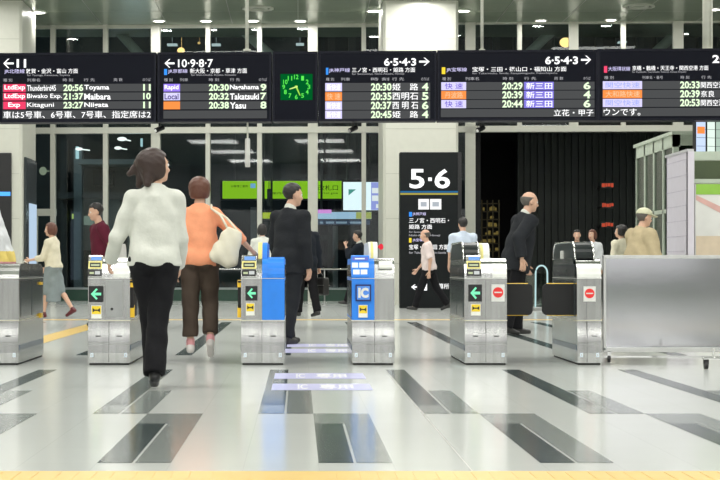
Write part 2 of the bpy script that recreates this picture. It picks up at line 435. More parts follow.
def arrow_display(g, cx, x0, x1, y0, y1):
    o = plate(g, 'arrow_display', x0, x1, y0, y1, cx, BLACK, -0.012, 0.016)
    a, b, c, d = lx(x0, cx), lx(x1, cx), gz(y1), gz(y0)
    w = b - a; hgt = d - c; zc = (c + d) / 2
    L_, R_ = a + 0.14 * w, b - 0.14 * w; hx = a + 0.52 * w
    pts = [(L_, zc), (hx, zc + 0.36 * hgt), (hx + 0.1 * w, zc + 0.28 * hgt), (a + 0.42 * w, zc + 0.085 * hgt), (R_, zc + 0.085 * hgt), (R_, zc - 0.085 * hgt), (a + 0.42 * w, zc - 0.085 * hgt), (hx + 0.1 * w, zc - 0.28 * hgt), (hx, zc - 0.36 * hgt)]
    MB().prism(pts, 'y', -0.0145, -0.012).build('arrow', E_ARROW, o)
def sticker(g, cx, x0, x1, y0, y1):
    o = plate(g, 'flap_warning_sticker', x0, x1, y0, y1, cx, STICKW, -0.005, 0.006)
    a, b, c, d = lx(x0, cx), lx(x1, cx), gz(y1), gz(y0); w = b - a; hgt = d - c
    m_ = MB(); m_.box(a + 0.05 * w, b - 0.05 * w, -0.0062, -0.005, c + 0.34 * hgt, d - 0.04 * hgt)
    m_.build('yellow_field', STICKY, o)
    m_ = MB(); zc = c + 0.64 * hgt; xm = (a + b) / 2
    for s in (-1, 1):
        m_.prism([(xm + s * 0.06 * w, zc), (xm + s * 0.36 * w, zc + 0.17 * hgt), (xm + s * 0.36 * w, zc - 0.17 * hgt)], 'y', -0.0072, -0.0062)
    m_.box(xm - 0.1 * w, xm + 0.1 * w, -0.0072, -0.0062, zc - 0.05 * hgt, zc + 0.05 * hgt)
    m_.build('flap_symbol', BLACK, o)
def no_entry(g, cx, x0, x1, y0, y1):
    o = plate(g, 'no_entry_sign', x0, x1, y0, y1, cx, WHITE, -0.006, 0.008)
    a, b, c, d = lx(x0, cx), lx(x1, cx), gz(y1), gz(y0); r = 0.40 * (b - a); xm, zm = (a + b) / 2, (c + d) / 2 + 0.005
    n = 28
    MB().prism([(xm + r * math.cos(2 * math.pi * k / n), zm + r * math.sin(2 * math.pi * k / n)) for k in range(n)], 'y', -0.008, -0.006).build('red_disc', REDP, o)
    MB().box(xm - 0.72 * r, xm + 0.72 * r, -0.0095, -0.008, zm - 0.12 * r, zm + 0.12 * r).build('white_bar', WHITE, o)

def slant(y):  # reader face: leans back from z .72 to .905
    return y
def reader(g, cx, x0, x1, style='yellow'):
    a, b = lx(x0, cx), lx(x1, cx)
    prof = [(0.002, 0.722), (-0.004, 0.735), (0.055, 0.905), (0.07, 0.912), (0.17, 0.90), (0.17, 0.80)]
    o = MB().prism(prof, 'x', a, b).build('card_reader', STEEL if style == 'yellow' else BLUE, g, bevel=0.004)
    def face(u0, u1, z0, z1, off):   # quad box on the leaning face
        def yy(z): return -0.004 + (z - 0.735) * (0.059 / 0.17) - off
        w = b - a
        vs = []
        for dy in (0, 0.004):
            for (u, z) in ((u0, z0), (u1, z0), (u1, z1), (u0, z1)): vs.append((a + u * w, yy(z) + dy, z))
        return vs, [(0, 1, 2, 3), (7, 6, 5, 4), (0, 4, 5, 1), (1, 5, 6, 2), (2, 6, 7, 3), (3, 7, 4, 0)]
    def put(nm, u0, u1, z0, z1, off, m_):
        q = MB(); q.add(*face(u0, u1, z0, z1, off)); q.build(nm, m_, o)
    if style == 'yellow':
        put('ticket_screen', 0.18, 0.92, 0.872, 0.902, 0.003, E_SCRB)
        put('display_frame', 0.02, 0.98, 0.800, 0.862, 0.003, YELLP); put('fare_display', 0.12, 0.88, 0.812, 0.850, 0.005, BLACK); put('fare_digits', 0.2, 0.8, 0.822, 0.838, 0.0065, E_CY)
        put('touch_pad', 0.02, 0.98, 0.738, 0.792, 0.004, BLACK); put('pad_ring', 0.5, 0.86, 0.752, 0.780, 0.0055, E_GREY); put('pad_mark', 0.12, 0.42, 0.755, 0.772, 0.0055, E_CY)
    else:
        put('ticket_screen', 0.06, 0.94, 0.868, 0.898, 0.003, emit('screen_violet', (0.25, 0.3, 0.9), 0.7)); put('screen_line', 0.2, 0.75, 0.878, 0.888, 0.0045, LAVW)
        put('white_lettering_upper', 0.04, 0.96, 0.808, 0.850, 0.003, LAVW); put('blue_gap', 0.38, 0.44, 0.808, 0.850, 0.004, BLUE); put('white_lettering_lower', 0.10, 0.46, 0.752, 0.792, 0.003, LAVW)
        put('white_lettering_side', 0.52, 0.88, 0.752, 0.792, 0.003, LAVW)
    return o

def fin(g, cx, x0, x1, ztop, body, stripe=None, front_y=0.13, ln=1.1, blue=None):
    """upright sensor housing along the top of a gate"""
    a, b = lx(x0, cx), lx(x1, cx); r = 0.13
    prof = []
    n = 6
    z0 = 0.84
    prof = [(front_y, z0)] + [(front_y + r * (1 - math.cos(t)), ztop - r + r * math.sin(t)) for t in [math.pi / 2 * i / n for i in range(n + 1)]]
    prof += [(front_y + ln - y + front_y - 0.0, z) for y, z in []]
    prof += [(front_y + ln - r * (1 - math.cos(t)), ztop - r + r * math.sin(t)) for t in [math.pi / 2 * (n - i) / n for i in range(n + 1)]] + [(front_y + ln, z0)]
    o = MB().prism(prof, 'x', a, b).build('sensor_housing', body, g, bevel=0.003)
    if stripe is not None:
        s0, s1 = lx(stripe[0], cx), lx(stripe[1], cx)
        vs = []; fs = []
        for y, z in prof[:n + 2]: vs += [(s0, y - 0.002, z + 0.002), (s1, y - 0.002, z + 0.002)]
        fs = [(2 * i, 2 * i + 1, 2 * i + 3, 2 * i + 2) for i in range(n + 1)]
        MB().add(vs, fs).build('yellow_stripe', YELLP, o)
    return o

def dome(g, cx, x0, x1, ztop=1.03, y0=0.06, y1=1.30):
    """dark glass canopy with a chrome rim, arched along the gate"""
    a, b = lx(x0, cx), lx(x1, cx); z0 = 0.885; r = 0.14; n = 8
    prof = [(y0, z0)] + [(y0 + 0.03 + r * (1 - math.cos(t)), ztop - r + r * math.sin(t)) for t in [math.pi / 2 * i / n for i in range(n + 1)]]
    prof += [(y1 - 0.03 - r * (1 - math.cos(t)), ztop - r + r * math.sin(t)) for t in [math.pi / 2 * (n - i) / n for i in range(n + 1)]] + [(y1, z0)]
    o = MB().prism(prof, 'x', a, b).build('glass_canopy', mat('smoked_glass', (0.015, 0.02, 0.02), 0.3, spec=0.2), g, smooth=False)
    for X in (a, b): MB().tube([(X, y, z) for y, z in prof], 0.008, 6).build('canopy_rim', CHROME, o, smooth=True)
def fluted(g, cx, x0, x1, z0, z1, y0=0.0, depth=0.2):
    """white ribbed rounded block on top of a front half"""
    a, b = lx(x0, cx), lx(x1, cx); n = 10; m_ = MB()
    prof = [(y0, z0)]
    for i in range(n + 1):
        t = math.pi / 2 * i / n
        y, z = y0 + 0.8 * depth * (1 - math.cos(t)), z0 + (z1 - z0) * math.sin(t)
        prof.append((y - (0.004 if i % 2 else 0), z + (0.003 if i % 2 else 0)))
    prof += [(y0 + depth, z1), (y0 + depth, z0)]
    return m_.prism(prof, 'x', a, b).build('ribbed_cap', FLUTE, g)
def side_flap(g, cx, h, side, X0, X1, ztop=0.672, zbot=0.41, y=0.16):
    """black flap swung out across the lane, yellow edged"""
    n = 6; r = 0.04
    a, b = (X0, X1) if side > 0 else (X1, X0)     # a root, b tip (local)
    s = 1 if b > a else -1
    pts = [(a, zbot), (b - s * r, zbot)] + [(b - s * r + s * r * math.sin(t), zbot + r - r * math.cos(t)) for t in [math.pi / 2 * i / n for i in range(1, n + 1)]] + [(b - s * r + s * r * math.cos(t), ztop - r + r * math.sin(t)) for t in [math.pi / 2 * i / n for i in range(n + 1)]] + [(a, ztop)]
    o = MB().prism(pts, 'y', y, y + 0.035).build('barrier_flap', BLACKM, g, bevel=0.004)
    MB().tube([(p[0], y + 0.017, p[1]) for p in pts[:2]], 0.007, 6).build('yellow_edge', YELL, o)
    MB().tube([(p[0], y + 0.017, p[1]) for p in pts[-2:]], 0.007, 6).build('yellow_edge', YELL, o)
def stowed_flap(g, h, side):
    """flap folded against the flank: dark box with yellow tips"""
    X = side * h
    a, b = sorted((X - side * 0.02, X + side * 0.028))
    o = MB().box(a, b, 0.03, 0.30, 0.40, 0.70).build('barrier_flap', BLACKM, g, bevel=0.006)
    for z0, z1 in ((0.645, 0.70), (0.395, 0.49)):
        MB().prism([(0.022, z0), (0.022, z1 - 0.02), (0.10, z1 + 0.005), (0.10, z0 - 0.005)], 'x', a - 0.003, b + 0.003).build('yellow_tip', YELL, o)

# leftmost gate, cut by the frame edge
g, cx, h = gate(-24, 18.75, 'leftmost ticket gate, cut off by the left edge, striped shirt above it', top=0.842)
o = MB().box(h, h + 0.02, 1.1, 1.22, 0.36, 0.40).build('reflector', YELL, g); MB().box(h, h + 0.02, 1.1, 1.22, 0.655, 0.68).build('reflector', YELL, g)
# second gate
g, cx, h = gate(88, 130, 'steel ticket gate with green arrow beside the woman in black trousers')
arrow_display(g, cx, 89, 103.3, 286, 302); sticker(g, cx, 91.3, 101.5, 305.5, 318.5); reader(g, cx, 87.8, 102)
fin(g, cx, 105, 112, 1.02, FLUTE, (105, 107.5)); fluted(g, cx, 113, 129.5, 0.725, 0.89)
MB().box(lx(106, cx), lx(123, cx), -0.003, 0.004, gz(317), gz(280)).build('service_door', STEELD, g, bevel=0.002)
MB().ell((lx(112, cx), -0.004, gz(309)), (0.012, 0.006, 0.012)).build('key_hole', BLACK, g, smooth=True)
stowed_flap(g, h, 1)
# third gate: blue right half
g, cx, h = gate(241, 284.5, 'ticket gate with bright blue right half and green arrow', seam=lx(262, 0.5 * (241 + 284.5 - 2 * VX) / GS), rmat=BLUE)
arrow_display(g, cx, 245.5, 257.5, 286, 300.5); sticker(g, cx, 246, 254.5, 303, 315.5); reader(g, cx, 241.5, 256.5)
fin(g, cx, 257.8, 267, 1.02, BLUE, (257.8, 262)); fl = fluted(g, cx, 267.5, 284.3, 0.725, 0.895); fl.data.materials[0] = BLUE; fl.name = 'blue_cap'
stowed_flap(g, h, -1)
# fourth gate: blue left half, IC sign
c4 = 0.5 * (352 + 394.5 - 2 * VX) / GS
g, cx, h = gate(352, 394.5, 'ticket gate with blue left half bearing an IC sign', seam=lx(374.5, c4), lmat=BLUE)
o = plate(g, 'ic_sign', 355.5, 371, 284.5, 301, cx, NAVY, -0.012, 0.015)
q = MB(); a, b, c, d = lx(356.8, cx), lx(369.7, cx), gz(299.6), gz(286); q.box(a, b, -0.0135, -0.012, c, d); q.build('pale_field', mat('ic_blue', (0.08, 0.25, 0.75), 0.4), o)
fit_text('IC', a + 0.012, b - 0.010, c + 0.014, d - 0.014, -0.0145, 0.06).build('ic_letters', WHITE, o)
sticker(g, cx, 358.5, 367.5, 305, 317.5); reader(g, cx, 351.3, 369.5, 'blue')
fin(g, cx, 369.5, 378.5, 1.025, FLUTE, (371.5, 374)); fluted(g, cx, 379, 392.5, 0.80, 0.865, -0.012, 0.14)
o = MB().tube([(lx(379.5, cx), 0.30, 0.985), (lx(381, cx), 0.30, 0.985)], 0.012, 8).build('warning_lamp', REDP, g); MB().ell((lx(382.8, cx), 0.30, 0.985), (0.020, 0.024, 0.026)).build('lamp_bulb', emit('lamp_red', (1.0, 0.05, 0.08), 0.8), o, smooth=True)
# fifth gate: arrow and no entry sign
g, cx, h = gate(464.5, 507, 'ticket gate with green arrow and red no entry sign side by side')
arrow_display(g, cx, 468.3, 481.8, 284.5, 301.5); sticker(g, cx, 471, 480.5, 304, 315.5); no_entry(g, cx, 491.5, 504.5, 284.5, 301.5)
reader(g, cx, 466.5, 481.5); dome(g, cx, 464.5, 480, 1.02); fin(g, cx, 481, 491.5, 1.015, FLUTE, (482, 485)); fluted(g, cx, 492.5, 506.8, 0.725, 0.885)
side_flap(g, cx, h, 1, h - 0.02, lx(535.5, cx) + 0.0)
# sixth gate: narrow end gate
g, cx, h = gate(577, 601.5, 'narrow end ticket gate with only a red no entry sign, beside the steel screen', seam=-0.02)
no_entry(g, cx, 583.5, 595.5, 286.5, 301.5); fluted(g, cx, 577, 601, 0.725, 0.885)
dome(g, cx, 577, 596, 1.025, 0.08, 1.34)
o = MB().box(-h - 0.02, -h + 0.02, 0.72, 0.80, 0.885, 0.955).build('corner_post', FLUTE, g, bevel=0.004)
side_flap(g, cx, h, -1, lx(545, cx), -h + 0.02)

# ------------------------------------------------------------------ steel screen on casters beside the end gate
SD = 14.75; s = F / SD
def sx(px): return (px - VX) / s
def sz(py): return CH - (py - VY) / s
g = empty('screen_panel', (sx(603), SD, 0)); x1 = 1.9
def rel(px): return sx(px) - sx(603)
SHEET = mat('satin_steel_sheet', (0.68, 0.68, 0.72), 0.09, 1.0, var=0.03, scale=1.2, bump=0.05, bscale=1.6)
MB().box(0.02, x1, 0.0, 0.02, 0.115, 0.895).build('steel_sheet', SHEET, g)
q = MB(); q.box(0, 0.025, -0.012, 0.03, 0.10, 0.91); q.box(0, x1, -0.014, 0.032, 0.885, 0.915); q.box(0, x1, -0.012, 0.03, 0.085, 0.125); q.box(x1 - 0.025, x1, -0.012, 0.03, 0.10, 0.91)
q.build('frame', mat('frame_steel', (0.72, 0.72, 0.72), 0.3, 0.9), g, bevel=0.004)
MB().box(0, x1, -0.01, 0.0, 0.04, 0.055).build('lower_rail', CHROME, g)
for X, yy in ((0.05, 0.0), (1.85, 0.0)):
    c = MB(); c.tube([(X - 0.012, yy, 0.03), (X + 0.012, yy, 0.03)], 0.03, 14)
    o = c.build('caster_wheel', BLACK, g, smooth=False)
    MB().box(X - 0.016, X + 0.016, yy - 0.012, yy + 0.012, 0.04, 0.095).build('caster_fork', CHROME, o)
tag(g, 'long satin steel screen panel standing right of the end gate', 'screen panel')
# the stand foot at the right edge
FDp = 13.75
g = empty('stand_foot', (XW(706, FDp), FDp, 0))
MB().box(-0.03, 0.9, -0.02, 0.02, 0.075, 0.095).build('foot_bar', CHROME, g, bevel=0.003)
for X in (0.0, 0.85):
    o = MB().tube([(X - 0.014, 0, 0.032), (X + 0.014, 0, 0.032)], 0.032, 14).build('caster_wheel', BLACK, g)
    MB().box(X - 0.02, X + 0.02, -0.014, 0.014, 0.04, 0.08).build('caster_fork', BLACK, o)
MB().tube([(0.06, 0, 0.09), (0.06, 0, 0.16)], 0.012).build('post', CHROME, g)
tag(g, 'low chrome foot bar on black casters at the right edge', 'stand')

# ------------------------------------------------------------------ stickers on the floor in front of the blue gates
STV = mat('sticker_lavender', (0.50, 0.50, 0.75), 0.3, var=0.02)
SWH = mat('sticker_print_white', (0.86, 0.86, 0.9), 0.35)
def floor_sticker(y0, y1, xa, xb, label, blobs):
    d0, d1 = floorD(y1), floorD(y0); dm = (d0 + d1) / 2
    xl, xr = XW(xa, dm), XW(xb, dm)
    g = empty('floor_sticker', ((xl + xr) / 2, dm, 0)); w = (xr - xl) / 2; dd = (d1 - d0) / 2
    MB().box(-w, w, -dd, dd, 0.0014, 0.0028).build('sheet', STV, g)
    q = MB()
    for u0, u1 in blobs:
        # lettering lies on the floor, read from the front
        vs, fs = letters('IC' if u1 - u0 < 0.16 else '専用', 0.03)
        ax = min(v[0] for v in vs); bx = max(v[0] for v in vs); ay = min(v[1] for v in vs); by = max(v[1] for v in vs)
        q.add([(-w + 2 * w * (u0 + (u1 - u0) * (v[0] - ax) / (bx - ax)), -0.75 * dd + 1.5 * dd * (v[1] - ay) / (by - ay), 0.0034) for v in vs], fs)
    q.build('print', SWH, g, fix=False)
    tag(g, label, 'floor sticker', 'lavender stickers on the floor')
floor_sticker(384, 390.3, 272, 371, 'lavender floor sticker nearest the camera in front of the blue gates', [(0.26, 0.36), (0.48, 0.82)])
floor_sticker(373.5, 379, 274.5, 364.5, 'lavender floor sticker just in front of the blue gates, second nearest', [(0.24, 0.34), (0.46, 0.80)])
floor_sticker(349, 353, 285, 362, 'lavender floor sticker between the blue gates, behind their fronts', [(0.30, 0.40), (0.52, 0.82)])
floor_sticker(344, 347, 287, 360, 'farthest lavender floor sticker in the lane between the blue gates', [(0.30, 0.40), (0.52, 0.82)])
# ------------------------------------------------------------------ hanging departure boards
BD = 24.0; BA = 0.036
def BY(px): return BD / (1 + math.tan(BA) * (px - VX) / F)
def bs(px): return BY(px) / F           # metres per pixel at this column
E_W = emit('led_white', (1, 1, 1), 1.25)
E_WS = emit('led_white_dim', (0.85, 0.85, 0.9), 0.55)
E_G = emit('led_pale_green', (0.78, 1.0, 0.66), 1.15)
E_R = emit('led_red', (0.95, 0.06, 0.16), 0.95)
E_O = emit('led_orange', (1.0, 0.30, 0.07), 1.0)
E_V = emit('led_violet', (0.36, 0.24, 1.0), 1.0)
E_L = emit('led_lavender', (0.70, 0.66, 1.0), 1.05)
E_B = emit('led_blue', (0.05, 0.32, 1.0), 1.0)
E_Y = emit('led_yellow', (1.0, 0.75, 0.05), 1.0)
E_RED = emit('led_crimson', (1.0, 0.08, 0.18), 1.0)
ROWM = emit('screen_row', (0.075, 0.078, 0.080), 1.0)
class Board:
    def __init__(s, x0, x1, ytop, ybot, label, name='departure_board'):
        s.xc = (x0 + x1) / 2; s.D = BY(s.xc); s.k = s.D / F / math.cos(BA)
        s.g = empty(name, ((s.xc - VX) * s.D / F, s.D, 0), -BA)
        tag(s.g, label, 'departure board' if name == 'departure_board' else 'clock', 'hanging boards across the concourse')
        X0, X1 = s.X(x0 + 0.25), s.X(x1 - 0.25)
        z0, z1 = s.Z(ybot), s.Z(ytop)
        s.h = MB().box(X0, X1, 0, 0.32, z0, z1).build('housing', HOUS, s.g, bevel=0.01)
        q = MB(); fw = 0.03
        q.box(X0, X1, -0.012, 0, z1 - fw, z1); q.box(X0, X1, -0.012, 0, z0, z0 + fw); q.box(X0, X0 + fw, -0.012, 0, z0 + fw, z1 - fw); q.box(X1 - fw, X1, -0.012, 0, z0 + fw, z1 - fw)
        q.build('bezel', mat('bezel_black', (0.008, 0.009, 0.018), 0.4, spec=0.15), s.g)
    def X(s, px): return (px - s.xc) * s.k
    def Z(s, py): return CH - (py - VY) * s.D / F
    def rect(s, nm, x0, x1, y0, y1, m, off=0.006):
        return MB().box(s.X(x0), s.X(x1), -off, -off + 0.005, s.Z(y1), s.Z(y0)).build(nm, m, s.g)
    def text(s, nm, txt, x0, x1, y0, y1, m, off=0.012, bold=0.03):
        return fit_text(txt, s.X(x0), s.X(x1), s.Z(y1), s.Z(y0), -off, bold).build(nm, m, s.g, fix=False)
    def arrow(s, x0, x1, y0, y1, left=True):
        a, b = s.X(x0), s.X(x1); zc = (s.Z(y0) + s.Z(y1)) / 2; hh = (s.Z(y0) - s.Z(y1)) / 2; w = b - a; t = 0.013
        if not left: a, b, w = b, a, -w
        pts = [(a, zc), (a + 0.45 * w, zc + hh), (a + 0.58 * w, zc + hh), (a + 0.24 * w, zc + t), (b, zc + t), (b, zc - t), (a + 0.24 * w, zc - t), (a + 0.58 * w, zc - hh), (a + 0.45 * w, zc - hh)]
        MB().prism(pts, 'y', -0.012, -0.010).build('arrow', E_W, s.g)
    def headers(s, xs, y0, y1):
        for (a, b, t) in xs:
            s.text('column_heading', t, a, b, y0, y1, E_WS, bold=0.0)

# board 1
b = Board(-14, 156.6, 52.8, 122.2, 'leftmost departure board, platform 11 with red express rows')
b.arrow(3, 13.5, 58.5, 68); b.text('platform_numbers', '11', 16.5, 26, 59, 67.5, E_W)
b.text('line_name', 'JR北陸線', 4, 24.5, 69, 73.8, E_L, bold=0.02); b.text('direction_text', '敦賀・金沢・富山 方面', 26, 78, 68.6, 73.4, E_W)
b.text('direction_english', 'for Tsuruga, Kanazawa, Toyama', 27, 70, 74.2, 76.6, E_WS, bold=0.0)
b.headers([(3, 12, '種 別'), (27, 40, '列車名'), (63, 73, '時 刻'), (84, 95, '行 先'), (114, 123, '両 数'), (143, 151, 'のりば')], 78.4, 81.6)
R1 = [(84, 91.6), (92.7, 100.2), (101.5, 109), (110.3, 119)]
for (a, c) in R1: b.rect('row_field', 2, 151.5, a, c, ROWM)
for i, (cat_, nm, tm, ds, pf) in enumerate((('LtdExp', 'Thunderbird45', '20:56', 'Toyama', '11'), ('LtdExp', 'Biwako Exp.', '21:37', 'Maibara', '10'), ('Exp', 'Kitaguni', '23:27', 'Niigata', '11'))):
    a, c = R1[i]
    b.rect('category_field', 3, 25.5, a, c, E_R, 0.009); b.text('category_text', cat_, 4.2 if i < 2 else 8, 25 if i < 2 else 20, a + 0.8, c - 0.8, E_W, bold=0.02)
    b.text('train_name', nm, 27, (56, 62, 54)[i], a + 1, c - 0.8, E_W, bold=0.01); b.text('time_text', tm, 63.5, 83.5, a + 0.4, c - 0.4, E_G)
    b.text('destination_text', ds, 84.5, (109.5, 111, 108.5)[i], a + 1, c - 0.4, E_W, bold=0.02); b.text('platform_text', pf, 143.5, 151, a + 0.5, c - 0.5, E_G)
b.text('running_message', '車は5号車、6号車、7号車、指定席は2', 3, 151, 111, 118.4, E_W, bold=0.02)
# board 2
b = Board(157.2, 271.7, 52.2, 121.7, 'departure board left of the green clock, platforms 10 9 8 7')
b.arrow(164.5, 174.5, 59, 67.5); b.text('platform_numbers', '10·9·8·7', 178, 213, 59.2, 67.4, E_W, bold=0.015)
b.rect('line_mark', 164, 167, 68.8, 74.8, E_B); b.text('line_name', 'JR京都線', 168, 187.5, 69, 73.6, E_L, bold=0.02); b.text('direction_text', '新大阪・京都・草津 方面', 190, 247, 68.4, 73.4, E_W)
b.text('direction_english', 'for Shin-Osaka, Kyoto, Kusatsu', 191, 236, 74.0, 76.4, E_WS, bold=0.0)
b.headers([(164, 172.5, '種 別'), (180, 188, '列車'), (209, 219, '時 刻'), (230, 240, '行 先'), (259, 267, 'のりば')], 78.2, 81.4)
R2 = [(83.8, 91.4), (92.6, 100.2), (101.4, 109.2), (110.5, 118.5)]
for (a, c) in R2: b.rect('row_field', 163.3, 267, a, c, ROWM)
for i, (cat_, m_, tm, ds, pf) in enumerate((('Rapid', E_V, '20:30', 'Nagahama', '9'), ('Local', E_L, '20:32', 'Takatsuki', '7'), ('', E_O, '20:38', 'Yasu', '8'))):
    a, c = R2[i]
    b.rect('category_field', 163.5, 180, a, c, m_, 0.009)
    if cat_: b.text('category_text', cat_, 164.5, 178.5, a + 1, c - 0.8, E_W if i == 0 else emit('led_ink', (0.12, 0.08, 0.4), 0.5), bold=0.02)
    b.text('time_text', tm, 209, 229, a + 0.4, c - 0.4, E_G); b.text('destination_text', ds, 230, (259, 259, 246)[i], a + 1, c - 0.4, E_W, bold=0.02); b.text('platform_text', pf, 260.5, 266.5, a + 0.3, c - 0.3, E_G)
# clock panel
b = Board(272.3, 317.7, 51.6, 121.4, 'black board section with the glowing green clock', 'station_clock')
b.rect('dial_plate', 280.5, 312.5, 74, 100, emit('dial_green', (0.0, 0.11, 0.02), 1.0))
cxp, czp = 296.3, 87
E_GR = emit('neon_green', (0.12, 0.95, 0.10), 0.95)
for k in range(12):
    t = math.radians(30 * (k + 1)); nx, ny = cxp + 12.6 * math.sin(t), czp - 10 * math.cos(t)
    wd = 2.2 if k + 1 > 9 else 1.4
    b.text('numeral', str(k + 1), nx - wd, nx + wd, ny - 2.3, ny + 2.3, E_GR, bold=0.02)
def hand(nm, ang, ln, w, m_):
    t = math.radians(ang); dx, dz = math.sin(t), math.cos(t); k = b.k
    X, Zc = b.X(cxp), b.Z(czp); L_ = ln * k; px_, pz_ = dz * w * k, -dx * w * k
    MB().prism([(X - px_ - dx * 0.02, Zc - pz_ - dz * 0.02), (X + px_ - dx * 0.02, Zc + pz_ - dz * 0.02), (X + px_ * 0.5 + dx * L_, Zc + pz_ * 0.5 + dz * L_), (X - px_ * 0.5 + dx * L_, Zc - pz_ * 0.5 + dz * L_)], 'y', -0.016, -0.013).build(nm, m_, b.g)
hand('minute_hand', 156, 9.5, 0.9, emit('hand_green', (0.45, 0.9, 0.1), 0.9)); hand('hour_hand', 252, 7.2, 0.8, emit('hand_pale', (0.7, 1.0, 0.25), 1.0))
# board 3
b = Board(318.3, 436.7, 51.0, 121.0, 'departure board right of the green clock, four rows to platforms 6 5 4 3')
b.text('platform_numbers', '6·5·4·3', 384, 416, 58.2, 66, E_W); b.arrow(419, 429.5, 58, 65.8, False)
b.rect('line_mark', 326, 328.4, 67.6, 74.5, E_B); b.text('line_name', 'JR神戸線', 329, 350, 68, 72.8, E_L, bold=0.02); b.text('direction_text', '三ノ宮・西明石・姫路 方面', 352, 415, 67.6, 72.4, E_W)
b.text('direction_english', 'for Sannomiya, Nishi-Akashi, Himeji', 352, 404, 73, 75.3, E_WS, bold=0.0)
b.headers([(326, 334, '種 別'), (341, 350, '列車'), (371, 389, '時 刻'), (392, 404, '行 先'), (421, 429, 'のりば')], 77.6, 80.8)
R3 = [(82.9, 91.2), (92.1, 100.6), (101.3, 109.8), (110.5, 118.6)]
for i, (cat_, m_, tm, ds, pf) in enumerate((('新快速', E_L, '20:30', '姫　路', '4'), ('快 速', E_O, '20:35', '西明石', '5'), ('新快速', E_L, '20:37', '西 明 石', '6'), ('新快速', E_L, '20:45', '姫　路', '4'))):
    a, c = R3[i]
    b.rect('row_field', 325, 430, a, c, ROWM); b.rect('category_field', 325.3, 342, a, c, m_, 0.009)
    b.text('category_text', cat_, 327, 340.5, a + 1, c - 1, E_W if m_ is E_L else emit('led_peach', (1, 0.6, 0.35), 1.0), bold=0.02)
    b.text('time_text', tm, 371, 391.5, a + 0.4, c - 0.4, E_G); b.text('destination_text', ds, 392.3, 418, a + 0.6, c - 0.6, E_W, bold=0.02); b.text('platform_text', pf, 421.8, 428.3, a + 0.3, c - 0.3, E_G)
# board 4
b = Board(437.3, 597.7, 50.0, 120.6, 'fourth departure board from the left, orange second row and yellow line mark')
b.text('platform_numbers', '6·5·4·3', 545, 577.5, 56.6, 64.6, E_W); b.arrow(580.5, 590.5, 56, 64.4, False)
b.rect('line_mark', 442, 445.5, 67, 73.8, E_Y); b.text('line_name', 'JR宝塚線', 446.5, 467, 67.4, 72, E_L, bold=0.02); b.text('direction_text', '宝塚・三田・篠山口・福知山 方面', 472.5, 566, 66.8, 71.6, E_W)
b.text('direction_english', 'for Takarazuka, Sanda, Sasayamaguchi, Fukuchiyama', 472.5, 557, 72.4, 74.6, E_WS, bold=0.0)
b.headers([(442.5, 451, '種 別'), (465.5, 479, '列車名'), (503, 513, '時 刻'), (524, 536, '行 先'), (554, 563, '両 数'), (583, 590, 'のりば')], 77, 80.2)
R4 = [(82, 90), (90.8, 99), (99.8, 108), (109, 117)]
for i, (cat_, m_, tm, ds, pf) in enumerate((('快 速', E_L, '20:29', '新三田', '6'), ('丹波路', E_O, '20:39', '新三田', '4'), ('快 速', E_L, '20:44', '新三田', '6'))):
    a, c = R4[i]
    b.rect('row_field', 441, 594, a, c, ROWM); b.rect('category_field', 441.5, 466.3, a, c, m_, 0.009)
    b.text('category_text', cat_, 445, 463, a + 1, c - 1, emit('led_violet_ink', (0.15, 0.08, 0.75), 0.8) if m_ is E_L else emit('led_peach', (1, 0.6, 0.35), 1.0), bold=0.02)
    b.text('time_text', tm, 502.3, 522.5, a + 0.4, c - 0.4, E_G); b.rect('destination_field', 524, 553.5, a, c, emit('led_soft_violet', (0.30, 0.26, 0.95), 0.8), 0.009)
    b.text('destination_text', ds, 526, 552, a + 0.8, c - 0.8, E_W, bold=0.02); b.text('platform_text', pf, 583, 590, a + 0.3, c - 0.3, E_G)
b.rect('row_field', 441, 594, R4[3][0], R4[3][1], ROWM); b.text('running_message', '立花・甲子', 553.5, 593, 109.6, 116.2, E_W, bold=0.02)
# board 5
b = Board(598.3, 770, 48.6, 120.2, 'rightmost departure board, cut by the right edge, red line mark')
b.text('platform_numbers', '2·1', 712, 727, 55.2, 63.2, E_W)
b.rect('line_mark', 604.5, 607.6, 65.8, 72.4, E_RED); b.text('line_name', '大阪環状線', 608.5, 630.5, 66.4, 70.8, E_L, bold=0.02); b.text('direction_text', '京橋・鶴橋・天王寺・関西空港 方面', 632.5, 708, 65.6, 70.4, E_W)
b.text('direction_english', 'for Kyobashi, Tsuruhashi, Tennoji, Kansai Airport', 632.5, 686, 71.0, 73.2, E_WS, bold=0.0)
b.headers([(604.5, 614, '種 別'), (642.5, 663, '列車名・番号'), (680.5, 689, '時 刻'), (701, 711, '行 先')], 75.8, 79)
R5 = [(81, 89), (89.8, 98), (98.7, 106.8), (107.8, 116)]
for i, (cat_, m_, tm, ds) in enumerate((('関空快速', E_L, '20:33', '関西空港'), ('大和路快速', E_O, '20:39', '奈良'), ('関空快速', E_L, '20:53', '関西空港'))):
    a, c = R5[i]
    b.rect('row_field', 603, 764, a, c, ROWM); b.rect('category_field', 603.3, 642.3, a, c, m_, 0.009)
    b.text('category_text', cat_, 606, 640, a + 1, c - 1.2, emit('led_sky', (0.35, 0.42, 1.0), 1.0) if m_ is E_L else emit('led_peach', (1, 0.6, 0.35), 1.0), bold=0.02)
    b.text('time_text', tm, 680, 699.5, a + 0.4, c - 0.4, E_G); b.text('destination_text', ds, 700.5, 724 if len(ds) > 2 else 714, a + 1, c - 0.8, E_W, bold=0.02)
b.rect('row_field', 603, 764, R5[3][0], R5[3][1], ROWM); b.text('running_message', 'ウンです。', 604, 640.5, 108.4, 115.4, E_W, bold=0.02)
